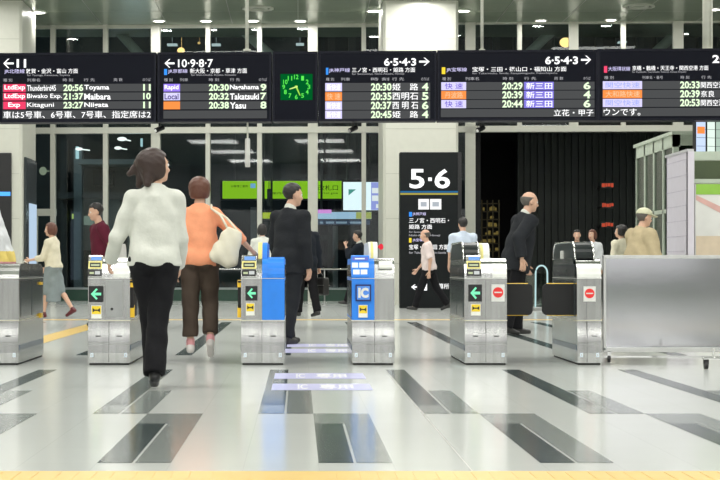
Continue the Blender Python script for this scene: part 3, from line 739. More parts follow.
# rods that carry the boards, small cameras under them
RODM = mat('rod_paint', (0.62, 0.63, 0.56), 0.4)
for px, r, lab in ((247, 0.026, 'thin ceiling rod just left of the green clock'), (482, 0.022, 'thin ceiling rod over the fourth departure board'), (707, 0.062, 'thick ceiling post over the rightmost departure board')):
    D = BY(px) + 0.16; z0 = ZW(50, D) - 0.02
    g = empty('ceiling_rod', (XW(px, D), D, z0)); hh = CEIL_Z - z0
    MB().tube([(0, 0, 0.02), (0, 0, hh)], r, 14).build('rod', RODM, g, smooth=True)
    MB().tube([(0, 0, 0), (0, 0, 0.03)], r * 2, 14).build('foot_collar', RODM, g); MB().tube([(0, 0, hh - 0.03), (0, 0, hh)], r * 2.2, 14).build('ceiling_collar', RODM, g)
    tag(g, lab, 'ceiling rod', 'rods carrying the boards')
for px, lab in ((159.5, 'small black camera under the board joint left of the woman in white'), (353, 'small black camera under the board right of the green clock'), (480.5, 'small black camera under the fourth departure board')):
    D = BY(px) + 0.2; zt = ZW(123.2, D) - 0.012
    g = empty('hanging_camera', (XW(px, D), D, zt))
    MB().tube([(0.0, 0, 0.015), (0, 0, -0.05)], 0.016, 8).build('bracket', BLACK, g)
    q = MB(); q.tube([(0.045, 0.05, -0.045), (-0.045, -0.06, -0.095)], 0.036, 12); o = q.build('camera_body', BLACK, g)
    MB().tube([(-0.045, -0.06, -0.095), (-0.052, -0.068, -0.099)], 0.024, 12).build('lens', CHROME, o)
    tag(g, lab, 'camera', 'cameras under the boards')
# white tube hanging under the boards
D = BY(247.5) + 0.16; zt = ZW(122.2, D); z1 = ZW(138.5, D); z0 = ZW(167, D)
g = empty('hanging_speaker', (XW(247.6, D), D, zt))
MB().tube([(0, 0, 0), (0, 0, z1 - zt)], 0.012, 8).build('cord', RODM, g); MB().tube([(0, 0, z1 - zt), (0, 0, z1 - zt - 0.02), (0, 0, z0 - zt)], [0.03, 0.036, 0.036], 18).build('tube_body', WHITE, g, smooth=True)
tag(g, 'white tube speaker hanging below the boards left of the suited man', 'speaker')

# ------------------------------------------------------------------ platform 5-6 sign standing by the pillar
TD = 34.6
g = empty('platform_sign', (XW(431, TD), TD, 0)); k = TD / F
def tx(px): return (px - 431) * k
def tz(py): return CH - (py - VY) * k
SIGNB = mat('sign_black', (0.010, 0.012, 0.013), 0.35, spec=0.15)
MB().box(tx(400), tx(461.5), 0, 0.35, 0, tz(152)).build('cabinet', SIGNB, g, bevel=0.015)
MB().box(tx(458), tx(461.6), -0.01, 0.0, 0.02, tz(152.5)).build('edge_strip', BLACK, g)
def stext(nm, t, x0, x1, y0, y1, m=E_W, bold=0.03): fit_text(t, tx(x0), tx(x1), tz(y1), tz(y0), -0.008, bold).build(nm, m, g, fix=False)
def srect(nm, x0, x1, y0, y1, m, off=0.006): return MB().box(tx(x0), tx(x1), -off, 0, tz(y1), tz(y0)).build(nm, m, g)
stext('platform_number', '5', 409.5, 424.5, 169, 188.5, bold=0.02); stext('platform_number', '6', 434.5, 450, 169, 188.5, bold=0.02); srect('middle_dot', 428.2, 431.8, 177.5, 181, E_W)
srect('blue_line', 400.3, 461, 191, 192.6, emit('sign_blue', (0.03, 0.3, 0.75), 0.5)); srect('yellow_line', 400.3, 461, 193, 194.8, emit('sign_yellow', (0.75, 0.6, 0.12), 0.6))
for a, c in ((418.3, 429), (430, 441.3)):
    o = srect('lift_symbol', a, c, 199, 209.5, emit('sign_white', (1, 1, 1), 1.0))
    MB().box(tx(a + 2.4), tx(c - 2.4), -0.009, -0.006, tz(206.5), tz(202)).build('symbol_mark', emit('sign_grey', (0.55, 0.6, 0.66), 0.8), o)
srect('line_mark', 409, 412, 212, 216.6, E_B); stext('line_name', 'JR神戸線', 412.5, 426, 212.2, 216, E_L, 0.01)
stext('destination_text', '三ノ宮・西明石・', 409, 449, 218, 223); stext('destination_text', '姫路 方面', 409, 432, 224.5, 229)
stext('english_text', 'for Sannomiya,', 409, 428, 231, 233.4, E_WS, 0.01); stext('english_text', 'Nishi-Akashi, Himeji', 409, 440, 234.4, 236.8, E_WS, 0.01)
srect('line_mark', 409, 411.5, 238, 242.6, E_Y); stext('line_name', 'JR宝塚線', 412.5, 426, 238.4, 242, E_L, 0.01)
stext('destination_text', '宝塚・新三田 方面', 409, 448, 244.5, 249.5); stext('english_text', 'for Takarazuka, Shin-Sanda', 409, 446, 251.5, 254, E_WS, 0.01)
a, c = tx(411), tx(417.5); zc = tz(287); w = c - a
MB().prism([(a, zc), (a + 0.5 * w, zc + 0.05), (a + 0.72 * w, zc + 0.05), (a + 0.36 * w, zc + 0.014), (c, zc + 0.014), (c, zc - 0.014), (a + 0.36 * w, zc - 0.014), (a + 0.72 * w, zc - 0.05), (a + 0.5 * w, zc - 0.05)], 'y', -0.009, -0.007).build('arrow', E_W, g)
srect('white_field', 419, 427, 283.5, 290.5, E_W); srect('red_field', 420.5, 423.5, 284.5, 289.5, emit('sign_red', (0.8, 0.1, 0.15), 0.8), 0.009); stext('fare_text', '精算所', 433, 449, 283.5, 289)
tag(g, 'tall black sign reading 5·6 standing before the wide pillar', 'sign')

# ------------------------------------------------------------------ small hanging screen at the right edge
D = 24.6; k = D / F
g = empty('hanging_screen', (XW(712, D), D, ZW(155, D)), 0.30)
zt = ZW(104, D) - ZW(155, D); hw = 0.27
MB().box(-hw, hw, 0, 0.08, 0, zt).build('case', BLACK, g, bevel=0.008)
for j, (u0, u1, m_) in enumerate(((0.03, 0.30, emit('scr_blue', (0.62, 0.75, 1.0), 1.0)), (0.36, 0.58, emit('scr_pale', (0.8, 0.95, 0.85), 1.0)), (0.62, 0.97, emit('scr_green', (0.55, 0.72, 0.6), 0.8)))):
    MB().box(-hw + 2 * hw * u0, -hw + 2 * hw * u1, -0.006, 0, 0.04, zt - 0.03).build('screen_column', m_, g)
MB().box(-hw + 0.03, -hw + 0.15, -0.009, -0.006, 0.30, 0.40).build('orange_field', E_O, g)
for i in range(5): MB().box(-hw + 0.02, hw - 0.02, -0.0085, -0.006, 0.12 + 0.12 * i, 0.126 + 0.12 * i).build('row_line', mat('row_line_dark', (0.1, 0.12, 0.15), 0.4), g)
MB().tube([(0, 0.04, zt), (0, 0.04, CEIL_Z - ZW(155, D))], 0.03, 10).build('ceiling_pole', RODM, g)
tag(g, 'small bright timetable screen hanging under the boards at the right edge', 'screen')
# ------------------------------------------------------------------ beyond the glass: night, a dark building, lit signs
def pbox(name, x0, x1, y0, y1, D, thick, m, ground=False):
    k = D / F; xc = (x0 + x1) / 2; zb = 0 if ground else CH - (y1 - VY) * k; zt = CH - (y0 - VY) * k
    return MB().box((x0 - xc) * k, (x1 - xc) * k, 0, thick, zb, zt), ((xc - VX) * k, D, 0)
def pthing(name, x0, x1, y0, y1, D, thick, m, label, cat, group=None):
    q, loc = pbox(name, x0, x1, y0, y1, D, thick, m)
    return tag(q.build(name, m, None, loc), label, cat, group)
OUTW = mat('outside_grey', (0.20, 0.24, 0.25), 0.6); OUTD = mat('outside_dark', (0.05, 0.06, 0.065), 0.6)
STRUT = mat('strut_paint', (0.42, 0.47, 0.42), 0.5)
# building seen through the left panes
D = 58; k = D / F
g = empty('station_building', (XW(100, D), D, 0))
def ob(nm, x0, x1, y0, y1, y_, t, m): return MB().box((x0 - 100) * k, (x1 - 100) * k, y_, y_ + t, max(0, CH - (y1 - VY) * k), CH - (y0 - VY) * k).build(nm, m, g)
ob('wall', -20, 300, -60, 310, 1.0, 0.5, mat('night_wall', (0.035, 0.045, 0.05), 0.7))
ob('slab', 82, 170, 161, 166, -1.0, 2.0, OUTW); ob('slab', 60, 170, 193, 199, -0.5, 1.5, OUTD); ob('lower_wall', 74, 150, 197, 250, 0.0, 1.0, mat('outside_mid', (0.10, 0.13, 0.135), 0.6))
ob('column', 76, 84, 150, 300, -0.6, 0.5, OUTW); ob('column', 60, 66, 140, 300, 0.2, 0.4, OUTD); ob('dark_panel', 92, 112, 170, 185, 0.3, 0.6, BLACKM)
ob('lit_window', 68.5, 72.5, 213, 218, 0.85, 0.1, emit('win_green', (0.65, 0.85, 0.2), 0.6)); ob('lit_window', 76, 82, 213, 222, -0.05, 0.05, emit('win_pale', (0.45, 0.6, 0.5), 0.35)); ob('lit_window', 84, 98, 216, 225, -0.05, 0.05, emit('win_pale', (0.45, 0.6, 0.5), 0.35))
ob('tube_lamp', 78.5, 81.5, 148, 160, -0.75, 0.1, emit('tube_cyan', (0.55, 0.85, 0.9), 0.9)); ob('tube_lamp', 142.5, 144.5, 140, 148, -0.75, 0.1, emit('tube_cyan', (0.55, 0.85, 0.9), 0.9))
tag(g, 'dark station building with grey slabs seen through the left panes', 'building')
g = None
for i, (px, py, lab) in enumerate(((43, 171, 'small dim lamp outside the leftmost pane above the door'), (79, 149, 'small white lamp on the building outside left panes'), (122, 139, 'brighter lamp outside the second pane, right of the thin mullion'), (118, 148, 'small lamp below the brighter one outside the second pane'))):
    D = 55; q = MB(); r = 0.075 if i != 2 else 0.095
    q.ell((0, 0, 0), (r * 1.6, r, r * (0.7 if i else 1.8)), 12, 8); q.tube([(0, 0, 0), (0, 2.8, 0.15)], 0.02, 6)
    tag(q.build('outside_lamp', emit('out_lamp_%d' % (i == 0), (0.75, 0.85, 0.6) if i == 0 else (0.95, 1, 0.95), 0.35 if i == 0 else 1.6), None, (XW(px, D), D, ZW(py, D)), smooth=True), lab, 'lamp', 'lamps outside the glass')
for x, y, z, p in ((-9, 52, 5.0, 160), (-5, 53, 2.5, 60), (3, 55, 6.5, 60), (16, 55, 7, 60)):  # unseen point lights added to brighten the building outside
    l = bpy.data.lights.new('outside_fill_light', 'POINT'); l.energy = p; l.color = (0.75, 0.95, 1.0); l.shadow_soft_size = 0.2
    o = bpy.data.objects.new('outside_fill_light', l); COL.objects.link(o); o.location = (x, y, z)
# green lit sign band
D = 47; k = D / F
GRN = emit('sign_green', (0.27, 0.56, 0.02), 1.15)
def sign(px0, px1, py0, py1, label, name, face, depth=0.25):
    g = empty(name, (XW((px0 + px1) / 2, D), D, 0)); w = (px1 - px0) * k / 2; z0, z1 = ZW(py1, D), ZW(py0, D)
    MB().box(-w - 0.04, w + 0.04, 0.004, depth, z0 - 0.04, z1 + 0.04).build('case', BLACK, g)
    MB().box(-w, w, -0.006, 0.004, z0, z1).build('lit_face', face, g)
    for X in (-w * 0.8, w * 0.8): MB().tube([(X, 0.12, z1), (X, 0.12, z1 + 2.6)], 0.03, 8).build('hanger', OUTD, g)
    tag(g, label, 'sign')
    xc = (px0 + px1) / 2
    return g, lambda p: (p - xc) * k, lambda p: ZW(p, D)
g, X, Z = sign(222.5, 342.5, 181, 198.6, 'long lit green sign with black lettering beyond the glass', 'green_sign', GRN)
INK = emit('sign_ink', (0.01, 0.03, 0.01), 1.0)
for t, a, b, c, d, bo in (('改札口', 318, 338, 185, 190.5, 0.05), ('Ticket gate', 318, 338, 192, 194.6, 0.0), ('お客様ご案内', 231, 248, 185, 187.4, 0.01), ('案内所', 272, 286, 192, 194.4, 0.02)):
    fit_text(t, X(a), X(b), Z(d), Z(c), -0.010, bo).build('sign_lettering', INK, g, fix=False)
MB().box(X(250.5), X(255.5), -0.011, -0.006, Z(188), Z(183.5)).build('blue_symbol', emit('symbol_blue', (0.25, 0.55, 0.9), 0.9), g)
D = 46.4; k = D / F
g, X, Z = sign(343.2, 384, 182, 210.2, 'bright white and violet screen beyond the glass left of pillar', 'advertising_screen', emit('screen_white', (0.85, 0.96, 1.0), 1.4))
MB().box(X(371), X(384), -0.012, -0.006, Z(210), Z(182.3)).build('violet_field', emit('screen_periwinkle', (0.42, 0.45, 0.95), 1.0), g)
MB().prism([(X(348.5), Z(189.3)), (X(356), Z(189.3)), (X(348.5), Z(195.5))], 'y', -0.012, -0.006).build('green_triangle', emit('screen_teal', (0.12, 0.45, 0.38), 0.9), g)
for a, c, p, q_ in ((372, 382.5, 188, 193.2), (372, 382.5, 195.5, 201), (376, 382, 204.2, 208)): MB().box(X(a), X(c), -0.014, -0.011, Z(q_), Z(p)).build('white_line', emit('screen_line_white', (1, 1, 1), 1.1), g)
D = 46.8; k = D / F
g, X, Z = sign(316, 371.5, 212, 219, 'slim pale blue lit sign with yellow end under the screen', 'pale_blue_sign', emit('sign_paleblue', (0.45, 0.68, 0.9), 0.9), 0.2)
MB().box(X(356), X(371.4), -0.011, -0.006, Z(218.8), Z(212.2)).build('yellow_end', emit('sign_olive', (0.5, 0.55, 0.10), 0.8), g)
MB().box(X(316.4), X(331.5), -0.011, -0.006, Z(213.4), Z(209.6)).build('magenta_end', emit('sign_magenta', (0.95, 0.35, 0.95), 0.9), g)
MB().box(X(318), X(370), -0.004, 0.05, Z(224.6), Z(220.2)).build('dark_strip', emit('sign_deep', (0.03, 0.07, 0.14), 0.6), g)
for a, c in ((320, 323), (326, 334), (336, 347), (350, 366)): MB().box(X(a), X(c), -0.009, -0.006, Z(223.6), Z(221.6)).build('pale_mark', emit('strip_mark', (0.4, 0.55, 0.7), 0.6), g)
g, X, Z = sign(262.5, 272.5, 212.5, 218.6, 'small yellow green lit sign low beyond the glass left of suited man', 'small_lime_sign', emit('sign_lime', (0.50, 0.62, 0.03), 0.9), 0.2)
pthing('outside_post', 250.5, 256.5, 207, 300, 50, 0.3, mat('post_grey', (0.22, 0.26, 0.28), 0.5), 'grey post under the green sign beyond the glass', 'post').location.z = 0
pthing('outside_post', 333, 338, 226, 300, 50, 0.3, MATS['post_grey'], 'grey post under the pale blue sign beyond the glass', 'post')
pthing('outside_post', 120, 127, 200, 300, 52, 0.3, MATS['outside_dark'], 'dark post beyond the glass behind the woman in white', 'post')
D = 45.5; g = empty('hanging_lamp', (XW(269, D), D, ZW(206, D)))
MB().box(-0.05, 0.05, -0.05, 0.05, 0, 0.45).build('lamp_body', OUTD, g, bevel=0.01); MB().tube([(0, 0, 0.45), (0, 0, 3.6)], 0.012, 6).build('cord', OUTD, g)
tag(g, 'dark hanging fixture in front of the green sign beyond glass', 'lamp')
# curtain-like dark facade of the opposite building
D = 62; q = MB(); k = D / F
q.box(XW(205, D), XW(820, D), 0, 0.5, 0, ZW(-60, D), 0)
for i in range(30):
    x = XW(205 + i * 20.5, D); q.box(x, x + 0.25, -0.3, 0, 0, ZW(-60, D), 1)
for y in (60, 175, 235): q.box(XW(205, D), XW(820, D), -0.35, 0, ZW(y + 5, D), ZW(y, D), 1)
tag(q.build('opposite_building', [mat('opposite_dark', (0.012, 0.017, 0.028), 0.6), mat('opposite_rib', (0.03, 0.04, 0.05), 0.6)], None, (0, D, 0)), 'dark ribbed building across the street behind the lit signs', 'building')
mb = MB(); mb.box(-40, 60, 44, 90, -0.32, -0.30)
struct(mb.build('floor_outside', mat('asphalt', (0.03, 0.03, 0.03), 0.7)))
# slanted struts behind the upper panes
for i, (xa, ya, xb, yb, lab) in enumerate(((112, 24, 139, 54, 'slanted strut behind the upper panes at far left'), (236, 24, 269, 54, 'slanted strut behind upper panes above the green clock'), (560, 24, 530, 52, 'slanted strut behind upper panes left of the amber lamps'), (688, 22, 658, 50, 'slanted strut behind the upper panes near the right edge'))):
    D = 44.2; A_ = Vector((XW(xa, D), D, ZW(ya, D))); B_ = Vector((XW(xb, D), D, ZW(yb, D))); d = (B_ - A_)
    o = MB().tube([A_ - d * 0.5 - A_, A_ + d * 1.8 - A_], 0.13, 10).build('roof_strut', STRUT, None, A_, smooth=True)
    tag(o, lab, 'strut', 'slanted struts behind the upper panes')
for i, (px, py, r, lab) in enumerate(((565.5, 26.5, 0.10, 'small amber lamp high behind the upper panes'), (565.5, 42.5, 0.16, 'larger amber lamp below it behind the upper panes'), (181, 50.5, 0.10, 'amber lamp low behind the pane over the second board'), (175, 35, 0.045, 'tiny amber light behind the pane over the second board'), (199, 43, 0.04, 'tiny dim light right of the amber one over the second board'))):
    D = 56
    q = MB(); q.ell((0, 0, 0), (r * 1.2, r, r), 12, 8); q.tube([(0, 0, 0), (0, 0.3, 0), (0, 0.3, 0.5)], 0.004, 6)
    tag(q.build('street_lamp', emit('amber_%d' % (r > 0.08), (1.0, 0.62, 0.22), 2.2 if r > 0.08 else 0.9), None, (XW(px, D), D, ZW(py, D)), smooth=True), lab, 'lamp', 'amber lights in the night')
for px, py, w_, lab in ((172, 44.5, 10, 'faint lamp reflection modelled as a bar over the left part of second board'), (216, 44.5, 9, 'faint lamp reflection modelled as a bar over the right part of the second board'), (300, 44, 8, 'faint lamp reflection modelled as a bar left of the thick mullion over the clock'), (623, 42, 8, 'faint lamp reflection modelled as a bar over the start of the rightmost board')):
    D = 50; q = MB(); q.box(-w_ / 2 * D / F, w_ / 2 * D / F, 0, 0.25, -0.02, 0.03); q.tube([(0, 0.1, 0), (0, 0.1, 0.3)], 0.004, 6)  # glowing bars that stand in for lamp reflections in the panes
    tag(q.build('lamp_reflection', emit('reflection_white', (0.75, 0.9, 0.9), 0.7), None, (XW(px, D), D, ZW(py, D))), lab, 'lamp', 'lamp reflections modelled behind the upper panes')

# ------------------------------------------------------------------ dark hall beyond the wide opening
D = 46.5; k = D / F
q = MB(); rib = 3.4
q.box(XW(517, D), XW(720, D), 0.0, 0.3, 0, 4.6, 0)
x = 517
while x < 720:
    q.box(XW(x, D), XW(x + 1.7, D), -0.12, 0, 0, 4.6, 0); x += rib * 2
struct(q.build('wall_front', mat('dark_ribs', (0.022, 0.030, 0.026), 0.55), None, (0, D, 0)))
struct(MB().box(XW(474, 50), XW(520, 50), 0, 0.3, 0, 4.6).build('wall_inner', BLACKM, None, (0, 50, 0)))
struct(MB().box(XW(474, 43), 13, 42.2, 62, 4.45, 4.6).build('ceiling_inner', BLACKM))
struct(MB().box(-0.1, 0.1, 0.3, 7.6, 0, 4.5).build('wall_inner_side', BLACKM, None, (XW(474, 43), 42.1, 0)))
# golden lattice shelf with small lights
D = 45.5; g = empty('lattice_screen', (XW(488, D), D, 0)); k = D / F
GOLD = emit('gold_light', (0.55, 0.42, 0.12), 0.22)
def gx(p): return (p - 488) * k
for p in (477, 482, 487.5, 493, 499): MB().box(gx(p) - 0.015, gx(p) + 0.015, 0, 0.06, 0, ZW(200, D)).build('upright', mat('brass_dark', (0.07, 0.055, 0.02), 0.5, 0.3), g)
for i in range(7): MB().box(gx(476), gx(500), 0.0, 0.25, ZW(203 + i * 8, D) - 0.02, ZW(203 + i * 8, D)).build('shelf', MATS['brass_dark'], g)
random.seed(3)
for i in range(26):
    p, y = random.uniform(476.5, 498), 205 + 8 * random.randint(0, 5)
    MB().box(gx(p), gx(p) + random.uniform(0.03, 0.10), 0.02, 0.08, ZW(y + 5.5, D), ZW(y + 5.5, D) + random.uniform(0.05, 0.11)).build('small_light', GOLD, g)
tag(g, 'dim golden lattice shelf glowing just inside the dark opening', 'shelf')
# red lit strips
for i, (py, w_, lab) in enumerate(((185, 13, 'uppermost of the three stacked red lit strips in the dark opening'), (205, 12, 'middle one of the three red lit strips in the dark opening'), (224.5, 13, 'lowest of the three stacked red lit strips in the dark opening'))):
    D = 45.0; k = D / F; g = empty('red_sign', (XW(607.5, D), D, ZW(py, D)))
    MB().box(-w_ / 2 * k, w_ / 2 * k, 0.0, 0.08, -0.075, 0.075).build('case', BLACK, g)
    RG = emit('red_glow', (0.85, 0.12, 0.06), 0.55); random.seed(i)
    u = -w_ / 2 * k + 0.02
    while u < w_ / 2 * k - 0.03:
        ww = random.uniform(0.03, 0.09); MB().box(u, min(u + ww, w_ / 2 * k), -0.008, 0, -random.uniform(0.03, 0.06), random.uniform(0.03, 0.06)).build('red_mark', RG, g); u += ww + 0.012
    MB().tube([(0, 0.1, -0.02), (0, 1.5, -0.02)], 0.03, 6).build('wall_arm', BLACK, g)
    tag(g, lab, 'sign', 'red lit strips')
# escalator end with lit glass balustrade
D = 32.5; g = empty('escalator_end', (XW(541.5, D), D, 0), 0.0)
LITG = emit('lit_glass', (0.65, 0.95, 0.95), 0.8)
ht = ZW(265, D); 
pts = []
for i in range(13):
    t = math.pi * i / 12; pts.append((0.11 * math.cos(t), 0, ht - 0.15 + 0.14 * math.sin(t)))
pts = [(0.115, 0, 0.05)] + pts + [(-0.115, 0, 0.05)]
MB().tube(pts, 0.015, 8).build('lit_rim', LITG, g, smooth=True)
MB().box(-0.09, 0.09, -0.01, 0.01, 0.05, ht - 0.08).build('glass_panel', GLASSC, g)
MB().box(-0.16, 0.16, -0.12, 2.8, 0, 0.07).build('base', STEELD, g, bevel=0.01)
for s in (-1, 1): MB().box(s * 0.115 - 0.012, s * 0.115 + 0.012, 0.05, 2.7, 0.07, ht - 0.16).build('balustrade', GLASSC, g)
tag(g, 'glowing pale cyan arched balustrade end seen between the black flaps', 'escalator')

# ------------------------------------------------------------------ glazed cabin at the right
CW = mat('cabin_paint', (0.42, 0.48, 0.40), 0.4)
g = empty('glazed_cabin', (5.55, 25.5, 0)); H_ = ZW(134.5, 25.5); LN = 2.9
def bar(x0, x1, y0, y1, z0, z1, nm='frame_bar', m=None): return MB().box(x0, x1, y0, y1, z0, z1).build(nm, m or CW, g)
for y in (0.0, 0.7, 1.4, 2.1, 2.82): bar(0, 0.08, y, y + 0.08, 0, H_)
bar(0, 0.1, 0, LN, H_ - 0.18, H_); bar(0, 0.09, 0, LN, ZW(212, 25.5), ZW(208, 25.5)); bar(0, 0.08, 0, LN, 0, 0.12)
bar(0.02, 0.04, 0.08, LN, 0.12, H_ - 0.18, 'glass_pane', glass('cabin_glass', (0.35, 0.45, 0.38), 0.10))
bar(0, 3.0, 0, 0.09, H_ - 0.16, H_); bar(0, 3.0, 0, 0.08, 1.72, 1.86)
for x in (0.34, 0.9, 1.6, 2.4): bar(x, x + 0.06, 0, 0.08, 0, H_)
bar(0.08, 3.0, 0.02, 0.04, 0.1, H_ - 0.16, 'glass_pane', MATS['cabin_glass'])
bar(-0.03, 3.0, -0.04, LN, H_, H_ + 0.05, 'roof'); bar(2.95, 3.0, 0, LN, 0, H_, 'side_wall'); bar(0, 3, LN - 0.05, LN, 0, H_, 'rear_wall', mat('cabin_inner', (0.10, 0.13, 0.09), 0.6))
tag(g, 'pale green framed glass cabin behind the white booth at right', 'cabin')
g = empty('ticket_booth', (4.63, 20.5, 0)); HB = ZW(151.5, 20.5)
LAVP = mat('booth_panel', (0.60, 0.57, 0.64), 0.45, var=0.02)
bar(0, 0.06, 0.0, 1.2, 0, HB, 'side_panel', LAVP); bar(-0.01, 0.07, -0.02, 1.22, HB, HB + 0.03, 'side_cap', mat('cap_grey', (0.5, 0.5, 0.52), 0.4))
for i in range(1, 24): bar(-0.003, 0, 0.0, 1.2, i * HB / 24, i * HB / 24 + 0.008, 'side_joint', mat('joint_lilac', (0.48, 0.45, 0.53), 0.5)) if i % 2 else None
bar(0.0, 0.075, -0.02, 0.06, 0, HB, 'front_post', LAVP); bar(0.075, 1.2, -0.01, 0.05, HB - 0.10, HB, 'front_rail', CW); bar(0.075, 1.2, -0.01, 0.05, ZW(183, 20.5), ZW(179, 20.5), 'front_rail', CW)
bar(1.15, 1.2, 0, 1.2, 0, HB, 'side_panel', LAVP); bar(0, 1.2, 1.15, 1.2, 0, HB, 'rear_panel', mat('booth_rear', (0.3, 0.33, 0.26), 0.6))
bar(0.09, 1.14, 0.02, 0.03, ZW(179, 20.5), HB - 0.11, 'upper_pane', glass('booth_glass', (0.55, 0.6, 0.5), 0.08))
pz = bar(0.09, 1.14, 0.0, 0.03, 0.05, ZW(183.5, 20.5), 'poster_board', mat('poster_pale', (0.62, 0.62, 0.60), 0.5, var=0.15, scale=1.5))
MB().box(0.10, 1.12, -0.004, 0.0, ZW(194.5, 20.5), ZW(184, 20.5)).build('green_band', mat('poster_green', (0.25, 0.48, 0.06), 0.5), pz)
MB().prism([(0.10, ZW(200, 20.5)), (0.5, ZW(218, 20.5)), (0.5, ZW(211, 20.5)), (0.10, ZW(195, 20.5))], 'y', -0.004, 0.0).build('red_band', mat('poster_red', (0.60, 0.36, 0.33), 0.5), pz)
MB().box(0.10, 1.12, -0.004, 0.0, ZW(262, 20.5), ZW(236, 20.5)).build('tan_band', mat('poster_tan', (0.58, 0.48, 0.36), 0.5), pz)
tag(g, 'white lilac booth with a poster front at the right edge behind the steel screen', 'booth')
# ------------------------------------------------------------------ people: smooth bodies from blended volumes
def V(*a): return np.array(a, float)
def unit(v): return v / (np.linalg.norm(v) + 1e-9)
def RX(a): c, s = math.cos(a), math.sin(a); return np.array([[1, 0, 0], [0, c, -s], [0, s, c]])
def RY(a): c, s = math.cos(a), math.sin(a); return np.array([[c, 0, s], [0, 1, 0], [-s, 0, c]])
def RZ(a): c, s = math.cos(a), math.sin(a); return np.array([[c, -s, 0], [s, c, 0], [0, 0, 1]])
R_ = math.radians

def cone(a, b, ra, rb, u=None, s=1.0, cut=None):
    a, b = np.array(a, float), np.array(b, float)
    m = max(ra, rb) * max(s, 1)
    lo, hi = np.minimum(a, b) - m, np.maximum(a, b) + m
    if u is not None: u = unit(np.array(u, float))
    def f(P):
        q = P - a; ba = b - a
        if u is not None:
            q = q - np.multiply.outer(q @ u * (1 - 1 / s), u); ba = ba - (ba @ u) * (1 - 1 / s) * u
        t = np.clip(q @ ba / (ba @ ba + 1e-9), 0, 1)
        d = np.sqrt(((q - t[..., None] * ba) ** 2).sum(-1)) - (ra + (rb - ra) * t)
        if cut is not None: d = np.maximum(d, (P - cut[0]) @ cut[1])
        return d
    return lo, hi, f
def ell(c, r, M=None):
    c = np.array(c, float); r = np.array(r, float); M = np.eye(3) if M is None else M
    m = r.max(); 
    def f(P):
        q = (P - c) @ M
        k0 = np.sqrt(((q / r) ** 2).sum(-1)); k1 = np.sqrt(((q / r ** 2) ** 2).sum(-1)) + 1e-9
        return k0 * (k0 - 1) / k1
    return c - m, c + m, f
def field(prims, h, k=0.03, post=None, grow=0.0):
    lo = np.min([p[0] for p in prims], 0) - grow - 3 * h; hi = np.max([p[1] for p in prims], 0) + grow + 3 * h
    n = np.ceil((hi - lo) / h).astype(int) + 1
    G = np.full(n, 0.25, np.float32)
    ax = [lo[i] + h * np.arange(n[i]) for i in range(3)]
    pad = grow + k + 3 * h
    for p in prims:
        i0 = np.maximum(0, np.floor((p[0] - pad - lo) / h).astype(int)); i1 = np.minimum(n, np.ceil((p[1] + pad - lo) / h).astype(int) + 1)
        sl = tuple(slice(a, b) for a, b in zip(i0, i1))
        P = np.stack(np.meshgrid(*[ax[i][sl[i]] for i in range(3)], indexing='ij'), -1)
        d = p[2](P) - grow; a = G[sl]
        hh = np.clip(0.5 + 0.5 * (a - d) / k, 0, 1)
        G[sl] = a + (d - a) * hh - k * hh * (1 - hh)
    if post is not None:
        P = np.stack(np.meshgrid(*ax, indexing='ij'), -1)
        G = post(G, P)
    G[0], G[-1], G[:, 0], G[:, -1], G[:, :, 0], G[:, :, -1] = (1,) * 6
    return G, lo, h
def nets(G, lo, h):
    ins = G < 0
    c = [ins[i:ins.shape[0] - 1 + i, j:ins.shape[1] - 1 + j, k:ins.shape[2] - 1 + k] for i in (0, 1) for j in (0, 1) for k in (0, 1)]
    s = sum(x.astype(np.int8) for x in c); act = (s > 0) & (s < 8)
    idx = np.full(act.shape, -1, np.int64); ijk = np.argwhere(act); idx[act] = np.arange(len(ijk))
    acc = np.zeros((len(ijk), 3)); cnt = np.zeros(len(ijk))
    cor = [(i, j, k) for i in (0, 1) for j in (0, 1) for k in (0, 1)]
    val = {q: G[ijk[:, 0] + q[0], ijk[:, 1] + q[1], ijk[:, 2] + q[2]].astype(float) for q in cor}
    for a in cor:
        for ax in range(3):
            if a[ax]: continue
            b = list(a); b[ax] = 1; b = tuple(b)
            va, vb = val[a], val[b]; x = (va < 0) != (vb < 0)
            t = np.where(x, va / np.where(va == vb, 1, va - vb), 0)
            p = np.array(a, float)[None].repeat(len(ijk), 0); p[:, ax] += t
            acc += np.where(x[:, None], p, 0); cnt += x
    vs = lo + h * (ijk + acc / cnt[:, None])
    fs = []
    for ax in range(3):
        b, c_ = [(1, 2), (2, 0), (0, 1)][ax]
        n = G.shape
        s0 = [slice(1, n[i] - 1) for i in range(3)]; s0[ax] = slice(0, n[ax] - 1); s1 = list(s0); s1[ax] = slice(1, n[ax])
        A, B = ins[tuple(s0)], ins[tuple(s1)]
        off = np.array([1, 1, 1]); off[ax] = 0
        for flip, M in ((False, A & ~B), (True, ~A & B)):
            e = np.argwhere(M) + off
            if not len(e): continue
            def at(db, dc):
                q = e.copy(); q[:, b] += db; q[:, c_] += dc
                return idx[q[:, 0], q[:, 1], q[:, 2]]
            quad = np.stack([at(-1, -1), at(0, -1), at(0, 0), at(-1, 0)], 1)
            fs.append(quad[:, ::-1] if flip else quad)
    fs = np.concatenate(fs)
    # one smoothing pass
    for _ in range(2):
        sm = np.zeros_like(vs); ct = np.zeros(len(vs))
        for i in range(4):
            p, q = fs[:, i], fs[:, (i + 1) % 4]
            np.add.at(sm, p, vs[q]); np.add.at(ct, p, 1); np.add.at(sm, q, vs[p]); np.add.at(ct, q, 1)
        vs = 0.5 * vs + 0.5 * sm / ct[:, None]
    return vs, fs
